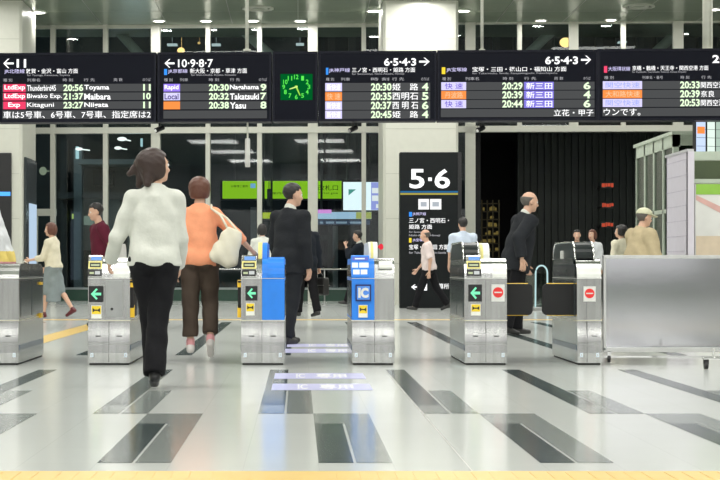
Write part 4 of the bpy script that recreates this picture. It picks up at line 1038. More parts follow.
def mesh_obj(name, parts, mats, parent, paint=None):
    """parts: list of (verts, quads); paint(centres)->material index"""
    vs = np.concatenate([p[0] for p in parts]); o = 0; fl = []
    for p in parts: fl.append(p[1] + o); o += len(p[0])
    fs = np.concatenate(fl)
    me = bpy.data.meshes.new(name)
    me.vertices.add(len(vs)); me.vertices.foreach_set('co', vs.astype(np.float32).ravel())
    me.loops.add(fs.size); me.loops.foreach_set('vertex_index', fs.astype(np.int32).ravel())
    me.polygons.add(len(fs)); me.polygons.foreach_set('loop_start', (np.arange(len(fs)) * 4).astype(np.int32))
    for m in (mats if isinstance(mats, (list, tuple)) else [mats]): me.materials.append(m)
    me.polygons.foreach_set('use_smooth', np.ones(len(fs), bool))
    if paint is not None: me.polygons.foreach_set('material_index', paint(vs[fs].mean(1)).astype(np.int32))
    me.update(calc_edges=True); me.validate()
    ob = bpy.data.objects.new(name, me); COL.objects.link(ob); ob.parent = parent
    return ob
SKIN = mat('skin', (0.62, 0.38, 0.27), 0.5, var=0.05, scale=20)
LIPS = mat('lips', (0.50, 0.18, 0.15), 0.4); EYEW = mat('eye_white', (0.75, 0.73, 0.70), 0.2); EYED = mat('eye_dark', (0.02, 0.015, 0.01), 0.15)

def cloth(name, col, rough=0.8): return mat(name, col, rough, var=0.05, scale=14, bump=0.5, bscale=30, spec=0.2)
def hand_prims(w, a, t, n, k, curl=0.5):
    """w wrist, a along the hand, t towards the thumb, n palm normal"""
    P = [cone(w, w + a * 0.03 * k, 0.022 * k, 0.026 * k), cone(w + a * 0.03 * k + t * 0.012 * k, w + a * 0.082 * k + t * 0.016 * k, 0.017 * k, 0.016 * k), cone(w + a * 0.03 * k - t * 0.012 * k, w + a * 0.078 * k - t * 0.02 * k, 0.017 * k, 0.014 * k)]
    for off, l, c in ((0.030, 0.070, 0.8), (0.010, 0.080, 0.95), (-0.011, 0.074, 1.05), (-0.030, 0.058, 1.15)):
        b = w + a * 0.085 * k + t * off * k; d = a; p = b
        for seg, rr in ((0.45, 0.0092), (0.32, 0.0085), (0.25, 0.0075)):
            ang = curl * c; d = unit(d * math.cos(ang * 0.9) + n * math.sin(ang * 0.9))
            q = p + d * l * seg * k; P.append(cone(p, q, rr * k, rr * 0.92 * k)); p = q
    b = w + a * 0.028 * k + t * 0.024 * k; d = unit(a * 0.75 + t * 0.65 + n * 0.25)
    q = b + d * 0.045 * k; P.append(cone(b, q, 0.014 * k, 0.0105 * k)); d2 = unit(d * 0.8 + a * 0.4 + n * 0.35 * (0.5 + curl)); P.append(cone(q, q + d2 * 0.032 * k, 0.0105 * k, 0.009 * k))
    return P

def person(label, X, D, H, heading, top, bottom, hair, female=False, lean=0, hyaw=0, hpitch=0, twist=0,
           armL=(0, 8, 10, 4), armR=(0, 8, 10, 4), legL=(0, 0, 3), legR=(0, 0, 3), footL=0, footR=0, h=0.012, curl=0.5,
           shoes=(0.02, 0.02, 0.02), shoe2=None, bulk=1.0, z_hint=None, skin=None, group=None, extra=None):
    k = H / 1.72; g = empty('person', (X, D, 0), R_(heading)); tag(g, label, 'person', group)
    sw = (0.155 if female else 0.178) * k; hw = 0.088 * k
    ux = V(1, 0, 0)
    # ---- skeleton, local: +y forward, +x right
    def leg(side, hip, ab, knee, pitch):
        j = V(side * hw, 0, 0)
        th = RX(R_(hip)) @ RY(R_(-side * ab)) @ V(0, 0, -1); sh = RX(R_(hip - knee)) @ RY(R_(-side * ab * 0.4)) @ V(0, 0, -1)
        kn = j + th * 0.415 * k; an = kn + sh * 0.41 * k
        fd = RX(R_(pitch)) @ V(0, 1, 0)
        up = RX(R_(pitch)) @ V(0, 0, 1)
        sole = an - up * 0.078 * k
        return dict(hip=j, knee=kn, ank=an, fd=fd, up=up, heel=sole - fd * 0.055 * k, toe=sole + fd * 0.185 * k, s=side)
    LL = leg(-1, legL[0], legL[1], legL[2], footL); LR = leg(1, legR[0], legR[1], legR[2], footR)
    low = min(min(q['heel'][2], q['toe'][2]) for q in (LL, LR)); up0 = V(0, 0, -low + 0.002)
    for q in (LL, LR):
        for n_ in ('hip', 'knee', 'ank', 'heel', 'toe'): q[n_] = q[n_] + up0
    pel = up0 + V(0, 0, 0.02 * k)
    T = RX(R_(-lean)) @ RZ(R_(twist))          # torso frame
    def tp(x, y, z): return pel + T @ (V(x, y, z) * k)
    chest = tp(0, 0, 0.32); neck0 = tp(0, -0.015, 0.50); shl = {-1: pel + T @ V(-sw, -0.005 * k, 0.432 * k), 1: pel + T @ V(sw, -0.005 * k, 0.432 * k)}
    lat = T @ ux
    def arm(side, fl, ab, el, ab2):
        s = shl[side]
        d1 = T @ (RX(R_(fl)) @ RY(R_(-side * ab)) @ V(0, 0, -1)); d2 = T @ (RX(R_(fl + el)) @ RY(R_(-side * ab2)) @ V(0, 0, -1))
        e = s + d1 * 0.29 * k; w = e + d2 * 0.245 * k
        t = RX(R_(fl + el)) @ V(0, 1, 0); t = T @ t; t = unit(t - d2 * (t @ d2)); n = np.cross(d2, t) * 1.0
        if n @ lat * side > 0: n = -n
        return dict(s=s, e=e, w=w, d1=d1, d2=d2, t=t, n=n, side=side)
    AL = arm(-1, *armL); AR = arm(1, *armR)
    HM = T @ RZ(R_(hyaw)) @ RX(R_(hpitch))       # head frame, yaw positive = to the left
    hb = neck0 + T @ V(0, 0.01, 0.075) * k; hc = hb + HM @ V(0, 0.02, 0.10) * k
    hp = lambda x, y, z: hc + HM @ (V(x, y, z) * k)
    # ---- body prims
    B = []
    B += [ell(pel + V(0, -0.005, 0.03) * k, V(0.155, 0.105, 0.12) * k), ell(tp(0, 0.0, 0.16), V(0.135, 0.095, 0.15) * k, T), ell(tp(0, 0.0, 0.32), V(0.15 if female else 0.165, 0.105, 0.18) * k, T)]
    B += [cone(tp(-0.11, -0.005, 0.425), tp(0.11, -0.005, 0.425), 0.056 * k, 0.056 * k), cone(tp(-0.03, -0.018, 0.47), tp(-0.12, -0.008, 0.44), 0.045 * k, 0.045 * k), cone(tp(0.03, -0.018, 0.47), tp(0.12, -0.008, 0.44), 0.045 * k, 0.045 * k), cone(tp(0, -0.02, 0.46), hb, 0.062 * k, 0.050 * k)]
    for s in (-1, 1): B.append(ell(pel + V(s * 0.065, -0.055, -0.02) * k, V(0.085, 0.085, 0.095) * k))
    AF = 0.86 if female else 1.0
    for a in (AL, AR):
        B += [ell(a['s'], V(0.056, 0.056, 0.056) * k * AF), cone(a['s'], a['e'], 0.048 * k * AF, 0.038 * k * AF), cone(a['e'], a['w'], 0.040 * k * AF, 0.025 * k * AF)]
    for q in (LL, LR):
        cm = q['knee'] * 0.68 + q['ank'] * 0.32 - q['fd'] * 0.010 * k
        B += [cone(q['hip'], q['knee'], 0.088 * k, 0.054 * k), cone(q['knee'], cm, 0.050 * k, 0.046 * k), cone(cm, q['ank'], 0.046 * k, 0.032 * k), cone(q['ank'], q['ank'] - q['up'] * 0.03 * k + q['fd'] * 0.06 * k, 0.034 * k, 0.028 * k)]
    B += [ell(hc + HM @ V(0, -0.012, 0.025) * k, V(0.074, 0.094, 0.088) * k, HM), ell(hp(0, 0.026, -0.045), V(0.056, 0.066, 0.075) * k, HM), ell(hp(0, 0.062, -0.098), V(0.024, 0.022, 0.018) * k, HM),
          cone(hp(0, 0.083, 0.0), hp(0, 0.104, -0.036), 0.008 * k, 0.013 * k), cone(hp(-0.03, 0.076, 0.022), hp(0.03, 0.076, 0.022), 0.011 * k, 0.011 * k)]
    for s in (-1, 1): B += [ell(hp(s * 0.076, -0.005, -0.015), V(0.010, 0.020, 0.032) * k, HM), ell(hp(s * 0.035, 0.06, -0.03), V(0.022, 0.02, 0.02) * k, HM)]
    body = [nets(*field(B, h, 0.022 * k))]
    for a in (AL, AR): body.append(nets(*field(hand_prims(a['w'], a['d2'], a['t'], a['n'], k * (0.92 if female else 1.0), curl), min(0.006, h * 0.5), 0.006)))
    me_eye = []
    for s in (-1, 1):
        for rr, yy in ((0.0125, 0.078), (0.0065, 0.0865)):
            q = MB(); q.ell((0, 0, 0), (rr * k,) * 3, 8, 6); c = hp(s * 0.031, yy, 0.0)
            vv = np.array(q.v) + c; ff = np.array([f for f in q.f]); me_eye.append((vv, ff))
    n0 = [len(b[1]) for b in body]; ne = [len(e[1]) for e in me_eye]
    lip = hp(0, 0.088, -0.068)
    def paint(c):
        out = np.zeros(len(c), int)
        dl = (c - lip) @ HM; out[(np.abs(dl[:, 0]) < 0.022 * k) & (np.abs(dl[:, 2]) < 0.008 * k) & (np.abs(dl[:, 1]) < 0.03 * k)] = 1
        i = sum(n0)
        for j, n_ in enumerate(ne): out[i:i + n_] = 3 if j % 2 else 2; i += n_
        return out
    mesh_obj('body', body + me_eye, [skin or SKIN, LIPS, EYEW, EYED], g, paint)
    wob = lambda P, s, a: a * (np.sin(P[..., 2] * 38 * s + P[..., 0] * 21 + 4 * np.sin(P[..., 1] * 9)) * 0.5 + np.sin(P[..., 0] * 47 * s + P[..., 2] * 23 + X * 7) * 0.3 + np.sin(P[..., 1] * 41 * s - P[..., 2] * 33) * 0.3)
    # ---- bottom
    kind = bottom.get('kind', 'trousers'); bm_ = bottom['mat']; C_ = []
    C_ += [ell(pel + V(0, -0.01, 0.02) * k, V(0.172, 0.125, 0.13) * k), cone(pel + V(0, 0, 0.02) * k, pel + T @ V(0, 0, 0.12) * k, 0.105 * k, 0.098 * k, ux, 1.4)]
    for s in (-1, 1): C_.append(ell(pel + V(s * 0.065, -0.055, -0.02) * k, V(0.095, 0.095, 0.105) * k))
    if kind == 'trousers':
        fr = bottom.get('len', 1.0); w = bottom.get('w', 1.0); fl = bottom.get('flare', 1.0)
        for q in (LL, LR):
            e = q['knee'] + (q['ank'] - q['knee']) * fr; d = unit(q['ank'] - q['knee'])
            C_ += [cone(q['hip'], q['knee'], 0.105 * k * w, 0.078 * k * w), cone(q['knee'], e + d * 0.03, 0.078 * k * w, 0.066 * k * w * fl, cut=(e + d * 0.012, d))]
    else:
        ln = bottom['len']; c = pel * 1.0; e = V((LL['knee'][0] + LR['knee'][0]) / 2, (LL['knee'][1] + LR['knee'][1]) / 2, pel[2] - ln)
        C_.append(cone(pel, e, 0.12 * k, 0.13 * k, ux, 1.25, cut=(e, V(0, 0, -1))))
        for q in (LL, LR): C_.append(cone(q['hip'], q['knee'], 0.11 * k, 0.095 * k))
    wt = pel + T @ V(0, 0, 0.12) * k; wn = T @ V(0, 0, 1)
    zlo = (pel[2] - bottom['len']) if kind == 'skirt' else -9
    def post(G, P): return np.maximum(np.maximum(G + wob(P, 1, 0.005), (P - wt) @ wn), zlo - P[..., 2])
    bo = mesh_obj('trousers' if kind == 'trousers' else 'skirt', [nets(*field(C_, h, 0.02 * k, post))], bm_, g)
    # ---- top
    S = []; t = top.get('t', 0.016); hem = top.get('hem', -0.05); w = top.get('w', 1.0)
    S += [ell(tp(0, 0, 0.16), V(0.145 * w, 0.11 * w, 0.16) * k, T), ell(tp(0, 0.0, 0.32), V((0.155 if female else 0.172), 0.115, 0.185) * k, T), cone(tp(-0.11, -0.005, 0.425), tp(0.11, -0.005, 0.425), 0.058 * k, 0.058 * k), cone(tp(-0.03, -0.018, 0.472), tp(-0.12, -0.008, 0.442), 0.047 * k, 0.047 * k), cone(tp(0.03, -0.018, 0.472), tp(0.12, -0.008, 0.442), 0.047 * k, 0.047 * k), cone(tp(0, -0.02, 0.44), tp(0, -0.012, 0.53), 0.085 * k, 0.060 * k)]
    if hem < 0.14:
        e = tp(0, 0, hem / k if False else hem); S.append(cone(tp(0, 0, 0.2), e - T @ V(0, 0, 0.05), 0.105 * k * w, (0.118 + top.get('flare', 0)) * k * w, lat, 1.38))
        for s in (-1, 1): S.append(ell(pel + V(s * 0.06, -0.05, 0.0) * k, V(0.095, 0.09, 0.10) * k))
    sl = top.get('sleeve', (1.0, 1.0)); sr = top.get('sw', 1.0) * AF
    for a, f in ((AL, sl[0]), (AR, sl[1])):
        S += [ell(a['s'], V(0.060, 0.060, 0.060) * k * AF)]
        if f <= 0.5:
            e = a['s'] + (a['e'] - a['s']) * f * 2; S.append(cone(a['s'], e + a['d1'] * 0.03, 0.056 * k * sr, 0.054 * k * sr, cut=(e, a['d1'])))
        else:
            e = a['e'] + (a['w'] - a['e']) * (f - 0.5) * 2
            S += [cone(a['s'], a['e'], 0.058 * k * sr, 0.050 * k * sr), cone(a['e'], e + a['d2'] * 0.02, 0.050 * k * sr, 0.040 * k * sr, cut=(e, a['d2']))]
    nz = tp(0, -0.01, top.get('neck', 0.525)); hz = tp(0, 0, hem); nn = T @ unit(V(0, 0.35, 1)); hn = T @ V(0, 0, -1)
    arms_low = top.get('arms_low', True)
    def post(G, P):
        G = G + wob(P, 0.8, top.get('wr', 0.006))
        G = np.maximum(G, (P - nz) @ nn)
        c = (P - hz) @ hn
        x = np.abs((P - pel) @ lat)
        inbody = x < (sw + 0.02)          # the hem cuts the body only, not the sleeves hanging beside it
        da = np.full(G.shape, 1e3, np.float32)
        for a, f in ((AL, sl[0]), (AR, sl[1])):
            if f > 0.5:
                ba = a['w'] - a['e']; q = P - a['e']; tt = np.clip(q @ ba / (ba @ ba), 0, 1); da = np.minimum(da, np.sqrt(((q - tt[..., None] * ba) ** 2).sum(-1)) - 0.065 * k)
        return np.where((c > 0) & (da > 0), np.maximum(G, c), G)
    mats = [top['mat']] + top.get('band_mats', [])
    bands = top.get('bands')
    def paint2(c):
        out = np.zeros(len(c), int)
        if bands:
            for z0, z1, mi in bands: out[(c[:, 2] > z0) & (c[:, 2] <= z1)] = mi
        return out
    to = mesh_obj(top.get('name', 'shirt'), [nets(*field(S, h, 0.022 * k, post, grow=t))], mats, g, paint2 if bands else None)
    if top.get('collar'):
        C2 = [cone(tp(0, -0.022, 0.485), tp(0, -0.008, 0.555), 0.070 * k, 0.062 * k)]
        c0 = tp(0, -0.012, 0.548); n2 = T @ unit(V(0, 0.5, 1)); c1 = tp(0, -0.02, 0.49)
        def pc(G, P): return np.maximum(np.maximum(G, (P - c0) @ n2), -((P - c1) @ n2))
        mesh_obj('shirt_collar', [nets(*field(C2, min(h, 0.008), 0.01, pc))], top['collar'], g)
    # ---- shoes
    sm_ = mat('shoe_%02d%02d%02d' % tuple(int(c * 99) for c in shoes), shoes, 0.4)
    for q in (LL, LR):
        f, u = q['fd'], q['up']; b = q['heel']
        Q = [cone(b + f * 0.045 * k + u * 0.03 * k, b + f * 0.20 * k + u * 0.024 * k, 0.036 * k, 0.034 * k), cone(b + f * 0.03 * k + u * 0.035 * k, b + f * 0.05 * k + u * 0.07 * k, 0.036 * k, 0.038 * k), cone(b + f * 0.05 * k + u * 0.06 * k, b + f * 0.14 * k + u * 0.035 * k, 0.036 * k, 0.034 * k)]
        if shoe2 is None: Q.append(cone(b + f * 0.05 * k + u * 0.06 * k, q['ank'] + u * 0.01, 0.036 * k, 0.038 * k))
        def ps(G, P, b=b, u=u): return np.maximum(G, -((P - b) @ u))
        so = mesh_obj('shoe', [nets(*field(Q, min(h, 0.008), 0.015, ps))], sm_, g)
        if shoe2 is not None:
            W_ = [cone(q['ank'] - u * 0.03 * k, q['ank'] + unit(q['knee'] - q['ank']) * 0.045 * k, 0.042 * k, 0.042 * k)]
            mesh_obj('sock', [nets(*field(W_, 0.008, 0.01))], shoe2, g)
    # ---- hair
    if hair['style'] == 'none': return g, dict(AL=AL, AR=AR, pel=pel, tp=tp, hp=hp, T=T, HM=HM, LL=LL, LR=LR, k=k, shl=shl)
    hm = hair['mat']; st = hair['style']; Hh = []
    Hh.append(ell(hc + HM @ V(0, -0.014, 0.03) * k, V(0.086, 0.106, 0.098) * k, HM))
    if st in ('bob', 'long', 'round'):
        Hh.append(ell(hp(0, -0.05, -0.02), V(0.088, 0.075, 0.10 if st != 'long' else 0.12) * k, HM))
        for s in (-1, 1): Hh.append(ell(hp(s * 0.072, -0.012, -0.03), V(0.026, 0.05, 0.075 if st != 'round' else 0.05) * k, HM))
        if st == 'long': Hh += [ell(hp(0, -0.04, 0.02), V(0.104, 0.115, 0.11) * k, HM), cone(hp(0.03, -0.07, 0.0), hp(0.05, -0.11, -0.13), 0.06 * k, 0.03 * k), cone(hp(-0.04, -0.07, 0.0), hp(-0.09, -0.10, -0.13), 0.06 * k, 0.025 * k), cone(hp(-0.05, -0.08, 0.03), hp(-0.10, -0.17, -0.05), 0.055 * k, 0.02 * k)]
        if st == 'round': Hh += [ell(hp(0, -0.03, 0.03), V(0.108, 0.115, 0.108) * k, HM), ell(hp(0, -0.045, -0.03), V(0.092, 0.085, 0.07) * k, HM)]
    def posth(G, P):
        q = (P - hc) @ HM / k
        G = G + 0.0012 * np.sin(q[..., 0] * 160 + 3 * np.sin(q[..., 2] * 40)) + 0.0012 * np.sin(q[..., 2] * 120 + q[..., 1] * 90)
        x, y, z = q[..., 0], q[..., 1], q[..., 2]
        face = np.minimum(y - 0.035, 0.062 - z)                 # >0 inside the cut zone
        if st in ('short', 'bald'):
            face = np.maximum(face, np.minimum(np.minimum(y + 0.005, 0.035 - z), 1))   # temples
            face = np.maximum(face, -0.065 - z)                # nape
            face = np.maximum(face, np.minimum(np.minimum(-0.0 - z, y + 0.028), np.abs(x) - 0.05))
        if st == 'bald':
            face = np.maximum(face, np.minimum(z - 0.045, 1)); face = np.maximum(face, y - 0.02)
        if st == 'round': face = np.maximum(face, -0.085 - z)
        return np.maximum(G, face * k)
    mesh_obj('hair', [nets(*field(Hh, min(h, 0.007), 0.02, posth))], hm, g)
    return g, dict(AL=AL, AR=AR, pel=pel, tp=tp, hp=hp, T=T, HM=HM, LL=LL, LR=LR, k=k, shl=shl, hc=hc)
def wpos(g, p):
    """person-local point to world"""
    a = g.rotation_euler.z; return Vector((g.location.x + p[0] * math.cos(a) - p[1] * math.sin(a), g.location.y + p[0] * math.sin(a) + p[1] * math.cos(a), g.location.z + p[2]))
# ------------------------------------------------------------------ the people of the photograph
HB = mat('hair_black', (0.012, 0.010, 0.010), 0.5, bump=0.3, bscale=120); HBR = mat('hair_brown', (0.030, 0.014, 0.011), 0.5, bump=0.3, bscale=120); HRB = mat('hair_red_brown', (0.11, 0.038, 0.022), 0.5, bump=0.3, bscale=120); HGR = mat('hair_grey', (0.10, 0.09, 0.08), 0.6)
WHT = cloth('cloth_white', (0.62, 0.63, 0.58)); ORG = cloth('cloth_orange', (0.88, 0.36, 0.20)); SUIT = cloth('cloth_suit', (0.016, 0.018, 0.022)); SUITN = cloth('cloth_navy', (0.012, 0.016, 0.024)); BLK = cloth('cloth_black', (0.007, 0.007, 0.009)); BRN = cloth('cloth_brown', (0.075, 0.055, 0.042)); CRM = cloth('cloth_cream', (0.68, 0.64, 0.50)); GRY = cloth('cloth_grey', (0.22, 0.26, 0.27)); MAR = cloth('cloth_maroon', (0.10, 0.012, 0.028)); PNK = cloth('cloth_palepink', (0.70, 0.60, 0.58)); LBL = cloth('cloth_paleblue', (0.55, 0.62, 0.74)); KHK = cloth('cloth_khaki', (0.46, 0.38, 0.24)); DRK = cloth('cloth_dark', (0.03, 0.03, 0.03)); STR = cloth('cloth_lightgrey', (0.62, 0.64, 0.66)); YBD = cloth('cloth_yellow', (0.70, 0.55, 0.16)); PBD = cloth('cloth_rose', (0.66, 0.30, 0.33)); OLV = cloth('cloth_charcoal', (0.05, 0.05, 0.055))
NE = 0.010
# woman in white, nearest
p1, j1 = person('woman in loose white blouse and black trousers walking away, nearest the camera', XW(154.5, 11.6), 11.6, 1.60, 6, dict(mat=WHT, hem=-0.055, w=1.06, sleeve=(1, 1), sw=1.05, t=0.012, flare=0.008, wr=0.006, name='blouse'), dict(mat=BLK, w=0.98, flare=1.25), dict(style='long', mat=HBR), True,
    lean=3, hyaw=-62, hpitch=4, armL=(4, 22, 45, 12), armR=(12, 6, 30, 0), legL=(10, -9, 6), legR=(-7, -9, 14), footR=-14, h=NE, shoes=(0.01, 0.01, 0.012))
# woman in orange
p2, j2 = person('woman in orange sweater and cropped brown trousers with a cream tote', XW(199.5, 15.2), 15.2, 1.545, 2, dict(mat=ORG, hem=-0.075, w=1.02, sleeve=(0.85, 0.66), wr=0.006, name='sweater'), dict(mat=BRN, len=0.76, w=1.04, flare=1.12), dict(style='round', mat=HRB), True,
    lean=3, hyaw=-8, armL=(-12, 10, 12, 6), armR=(14, 46, 22, 40), legL=(2, 0, 4), legR=(14, 2, 34), footR=-38, h=NE, shoes=(0.72, 0.68, 0.66), shoe2=cloth('sock_pink', (0.75, 0.36, 0.38)))
# suited man between the blue gates
p3, j3 = person('man in black suit between the blue gates, face turned right', XW(288.5, 18.3), 18.3, 1.725, -38, dict(mat=SUIT, hem=-0.17, w=1.08, sleeve=(1, 1), flare=0.01, wr=0.004, name='jacket', neck=0.505, collar=WHT), dict(mat=SUIT, w=1.0), dict(style='short', mat=HB),
    lean=5, hyaw=-30, armL=(10, 12, 25, 4), armR=(0, 8, 14, 2), legL=(16, 2, 12), legR=(-6, 0, 8), h=NE)
# man behind him carrying a black bag
p4, j4 = person('man in black behind the suited man, carrying a black bag by its handle', XW(306.5, 28.2), 28.2, 1.68, 35, dict(mat=SUITN, hem=-0.16, w=1.05, sleeve=(1, 1), wr=0.004, name='jacket', neck=0.505, collar=WHT), dict(mat=BLK), dict(style='short', mat=HB), lean=2, armL=(5, 8, 10, 3), armR=(-4, 9, 6, 5), legL=(10, 0, 4), legR=(-9, 0, 8), footR=-10, curl=1.1)
# man on the phone
p5, j5 = person('man in dark suit holding a phone to his ear, seen above the IC gate', XW(360, 36), 36, 1.60, 80, dict(mat=SUITN, hem=-0.15, w=1.08, wr=0.004, name='jacket', neck=0.505, collar=WHT), dict(mat=BLK), dict(style='short', mat=HB), lean=4, armL=(48, 10, 118, -14), armR=(5, 8, 12, 4), legL=(24, 0, 6), legR=(-16, 0, 12), footL=8, footR=-18, curl=1.0)
# far left woman in skirt
p6, j6 = person('woman in cream blouse and long grey skirt walking left beyond the gates', XW(53, 28), 28, 1.555, 72, dict(mat=CRM, hem=-0.02, w=1.06, name='blouse', sleeve=(0.75, 0.75)), dict(mat=GRY, kind='skirt', len=0.57), dict(style='bob', mat=HRB), True, lean=3, hyaw=10, armL=(22, 6, 62, 2), armR=(10, 8, 40, 2), legL=(12, 0, 4), legR=(-14, 0, 22), footR=-28, shoes=(0.10, 0.01, 0.015), h=0.011)
# man in maroon
p7, j7 = person('person in maroon jacket partly hidden behind the woman in white', XW(103, 23.6), 23.6, 1.69, 112, dict(mat=MAR, hem=-0.12, w=1.15, name='jacket', sleeve=(1, 1), sw=1.15), dict(mat=MATS['cloth_dark'], w=1.0), dict(style='short', mat=HB), lean=8, armL=(-14, 16, 30, 6), armR=(0, 8, 20, 3), legL=(8, 0, 5), legR=(-6, 0, 8), footR=-8)
# small person behind the suited man
p8, j8 = person('black haired person in white shirt half hidden at the suited man\'s left side', XW(262, 33), 33, 1.64, 5, dict(mat=WHT, hem=-0.06, name='shirt'), dict(mat=DRK), dict(style='bob', mat=HB), True, armL=(10, 14, 50, 6), legL=(6, 0, 4), legR=(-6, 0, 8), footR=-8)
# walking man before the sign
p9, j9 = person('man in pale pink shirt walking left past the 5·6 sign', XW(429, 32.3), 32.3, 1.565, 78, dict(mat=PNK, hem=-0.06, w=1.12, name='shirt', sleeve=(0.42, 0.42)), dict(mat=BLK), dict(style='bald', mat=HGR), lean=6, armL=(-14, 8, 25, 3), armR=(18, 6, 30, 3), legL=(22, 0, 5), legR=(-20, 0, 14), footR=-22, footL=6)
p10, j10 = person('man in pale blue shirt seen from behind beside the 5·6 sign', XW(463, 30.9), 30.9, 1.71, -6, dict(mat=LBL, hem=-0.05, w=1.05, name='shirt', sleeve=(0.45, 0.45)), dict(mat=DRK), dict(style='short', mat=HB), lean=2, hyaw=20, armL=(8, 10, 20, 6), armR=(10, 9, 30, 4), legL=(8, 0, 4), legR=(-8, 0, 8), footR=-8)
# balding man in dark jacket walking right
p11, j11 = person('balding man in dark jacket walking right behind the black flaps', XW(517, 20.5), 20.5, 1.725, -72, dict(mat=SUIT, hem=-0.17, w=1.25, t=0.022, sleeve=(0.93, 0.93), sw=1.1, name='jacket', wr=0.004, neck=0.505, collar=WHT), dict(mat=BLK), dict(style='bald', mat=HGR), lean=14, hpitch=6, hyaw=-6, armL=(14, 8, 25, 2), armR=(-30, 14, 50, 8), legL=(6, 0, 6), legR=(-8, 0, 8), footR=-10, h=NE)
p12, j12 = person('dark haired person in dark top facing the camera far behind end gate', XW(577, 35), 35, 1.585, 172, dict(mat=OLV, hem=-0.05, name='shirt'), dict(mat=DRK), dict(style='short', mat=HB), h=0.014)
p13, j13 = person('reddish haired person in pale top beside the dark topped one far behind', XW(592.5, 35.6), 35.6, 1.60, 160, dict(mat=STR, hem=-0.05, name='shirt'), dict(mat=DRK), dict(style='bob', mat=HRB), True, hyaw=-20, h=0.014)
# khaki man with cap
p14, j14 = person('man in khaki shirt and pale cap behind the steel screen', XW(638, 20.1), 20.1, 1.51, -62, dict(mat=KHK, hem=-0.12, w=1.35, t=0.024, sleeve=(1, 1), sw=1.3, name='shirt'), dict(mat=DRK), dict(style='short', mat=HGR), lean=8, hyaw=-10, armL=(25, 10, 50, 2), armR=(10, 16, 35, 6), h=NE)
p15, j15 = person('dark haired person in cream top just left of the khaki man', XW(621, 30), 30, 1.55, 40, dict(mat=CRM, hem=-0.06, name='shirt'), dict(mat=DRK), dict(style='round', mat=HB), h=0.014, hyaw=30)
# person cut by the left edge
p0, j0 = person('person in light grey shirt with yellow and rose stripes at the left edge', XW(-2, 16.6), 16.6, 1.69, 84, dict(mat=STR, hem=-0.10, w=1.16, sleeve=(1, 1), sw=1.1, name='shirt', band_mats=[YBD, PBD], bands=[(0.868, 0.968, 1), (0.60, 0.868, 2)]), dict(mat=OLV), dict(style='bob', mat=HBR), True, lean=14, armL=(-18, 10, 18, 6), armR=(14, 8, 30, 3), legL=(14, 0, 5), legR=(-10, 0, 10), footR=-12, h=NE)

# cap of the khaki man: worn, so part of him
k = j14['k']; hp = j14['hp']; HM = j14['HM']
C_ = [ell(j14['hc'] + HM @ V(0, -0.010, 0.045) * k, V(0.094, 0.114, 0.085) * k, HM)]
c0 = hp(0, 0, 0.035); nn = HM @ V(0, 0, -1)
capm = cloth('cap_pale', (0.58, 0.58, 0.42))
capo = mesh_obj('cap', [nets(*field(C_, 0.007, 0.01, lambda G, P: np.maximum(G, (P - c0) @ nn)))], capm, p14)
b0 = hp(0, 0.07, 0.042); b1 = hp(0, 0.165, 0.028)
brim = mesh_obj('cap_brim', [nets(*field([cone(b0, b1, 0.012, 0.010, HM @ V(1, 0, 0), 6.0)], 0.006, 0.01))], capm, capo)
# name strap at the shoulder: pale strap seen on the khaki back
# ------------------------------------------------------------------ bags and phone: things held, each on its own
def blob(name, prims, m, loc, label, cat, post=None, h=0.009):
    g = empty(name, loc); mesh_obj('bag_body', [nets(*field(prims, h, 0.03, post))], m, g); return tag(g, label, cat), g
# tote hanging from the shoulder of the woman in orange
TOTE = mat('tote_canvas', (0.72, 0.68, 0.55), 0.8, bump=0.3, bscale=60)
D = 14.95; c = V(XW(228, D), D, ZW(247, D)); base = (c[0], c[1], 0)
a = R_(-24); M = RY(-a) if False else np.array([[math.cos(a), 0, -math.sin(a)], [0, 1, 0], [math.sin(a), 0, math.cos(a)]])
loc0 = V(0, 0, c[2])
P_ = [ell(loc0 + M @ V(0.0, 0, -0.06), V(0.125, 0.055, 0.11), M), ell(loc0 + M @ V(-0.005, 0, 0.05), V(0.10, 0.045, 0.15), M), ell(loc0 + M @ V(0.06, 0, -0.11), V(0.07, 0.045, 0.055), M), ell(loc0 + M @ V(-0.06, 0, -0.11), V(0.06, 0.045, 0.055), M)]
top_ = loc0 + M @ V(0, 0, 0.165); tn = M @ V(0, 0, 1)
_, gt = blob('tote_bag', P_, TOTE, base, 'cream canvas tote hanging at the right side of the woman in orange', 'bag', lambda G, P: np.maximum(G + 0.004 * np.sin(P[..., 0] * 60 + P[..., 2] * 30), (P - top_) @ tn))
sh = wpos(p2, j2['shl'][1] + V(-0.035, 0, 0.075)); shl_ = Vector((sh.x - base[0], sh.y - base[1], sh.z))
for o_ in (-0.06, 0.06):
    e = Vector(tuple(loc0 + M @ V(o_, -0.01, 0.14)))
    mid = (e + shl_) / 2 + Vector((0.01, -0.045, 0.02)); back = shl_ + Vector((0.0, -0.075, -0.02))
    MB().tube([e, mid, back, shl_ + Vector((0, 0, 0.012)), shl_ + Vector((0.01, 0.06, -0.05))], 0.010, 8).build('strap', TOTE, gt, smooth=True)
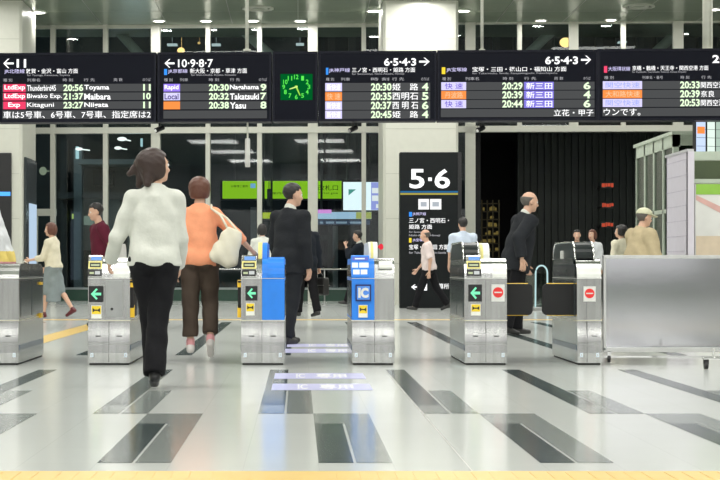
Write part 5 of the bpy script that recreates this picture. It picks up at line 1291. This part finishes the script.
# black bag
def hand_of(g, a): return wpos(g, a['w'] + a['d2'] * 0.10)
hpnt = hand_of(p4, j4['AR'])
g = empty('briefcase', (hpnt.x, hpnt.y, 0), R_(35)); BAGM = mat('bag_black', (0.012, 0.012, 0.013), 0.45)
MB().box(-0.06, 0.06, -0.20, 0.20, hpnt.z - 0.36, hpnt.z - 0.07).build('bag_body', BAGM, g, bevel=0.025)
MB().box(-0.064, 0.064, -0.19, 0.19, hpnt.z - 0.20, hpnt.z - 0.19).build('bag_zip', STEELD, g)
MB().tube([(0, -0.09, hpnt.z - 0.08), (0, -0.08, hpnt.z - 0.02), (0, -0.04, hpnt.z), (0, 0.04, hpnt.z), (0, 0.08, hpnt.z - 0.02), (0, 0.09, hpnt.z - 0.08)], 0.011, 8).build('bag_handle', BAGM, g, smooth=True)
tag(g, 'black briefcase held by the man behind the suited man', 'bag')
# white bag of the woman in the skirt
hpnt = hand_of(p6, j6['AL'])
g = empty('hand_bag', (hpnt.x, hpnt.y, 0), R_(72)); WB = mat('bag_white', (0.78, 0.77, 0.72), 0.5)
z = hpnt.z
MB().prism([(-0.10, z - 0.10), (0.10, z - 0.10), (0.12, z - 0.28), (-0.12, z - 0.28)], 'x', -0.05, 0.05).build('bag_body', WB, g, bevel=0.02)
MB().tube([(0, -0.07, z - 0.11), (0, -0.05, z - 0.03), (0, 0, z), (0, 0.05, z - 0.03), (0, 0.07, z - 0.11)], 0.008, 8).build('bag_handle', WB, g, smooth=True)
tag(g, 'white handbag carried by the woman in the grey skirt', 'bag')
# phone
a = j5['AL']; c = wpos(p5, a['w'] + a['d2'] * 0.085 + a['n'] * 0.018)
g = empty('mobile_phone', (c.x, c.y, c.z), R_(80))
MB().box(-0.008, 0.008, -0.025, 0.025, -0.06, 0.06).build('phone_body', BLACK, g, bevel=0.004); MB().box(0.008, 0.0095, -0.021, 0.021, -0.05, 0.05).build('phone_screen', TINT, g)
tag(g, 'dark phone at the ear of the man behind the IC gate', 'phone')
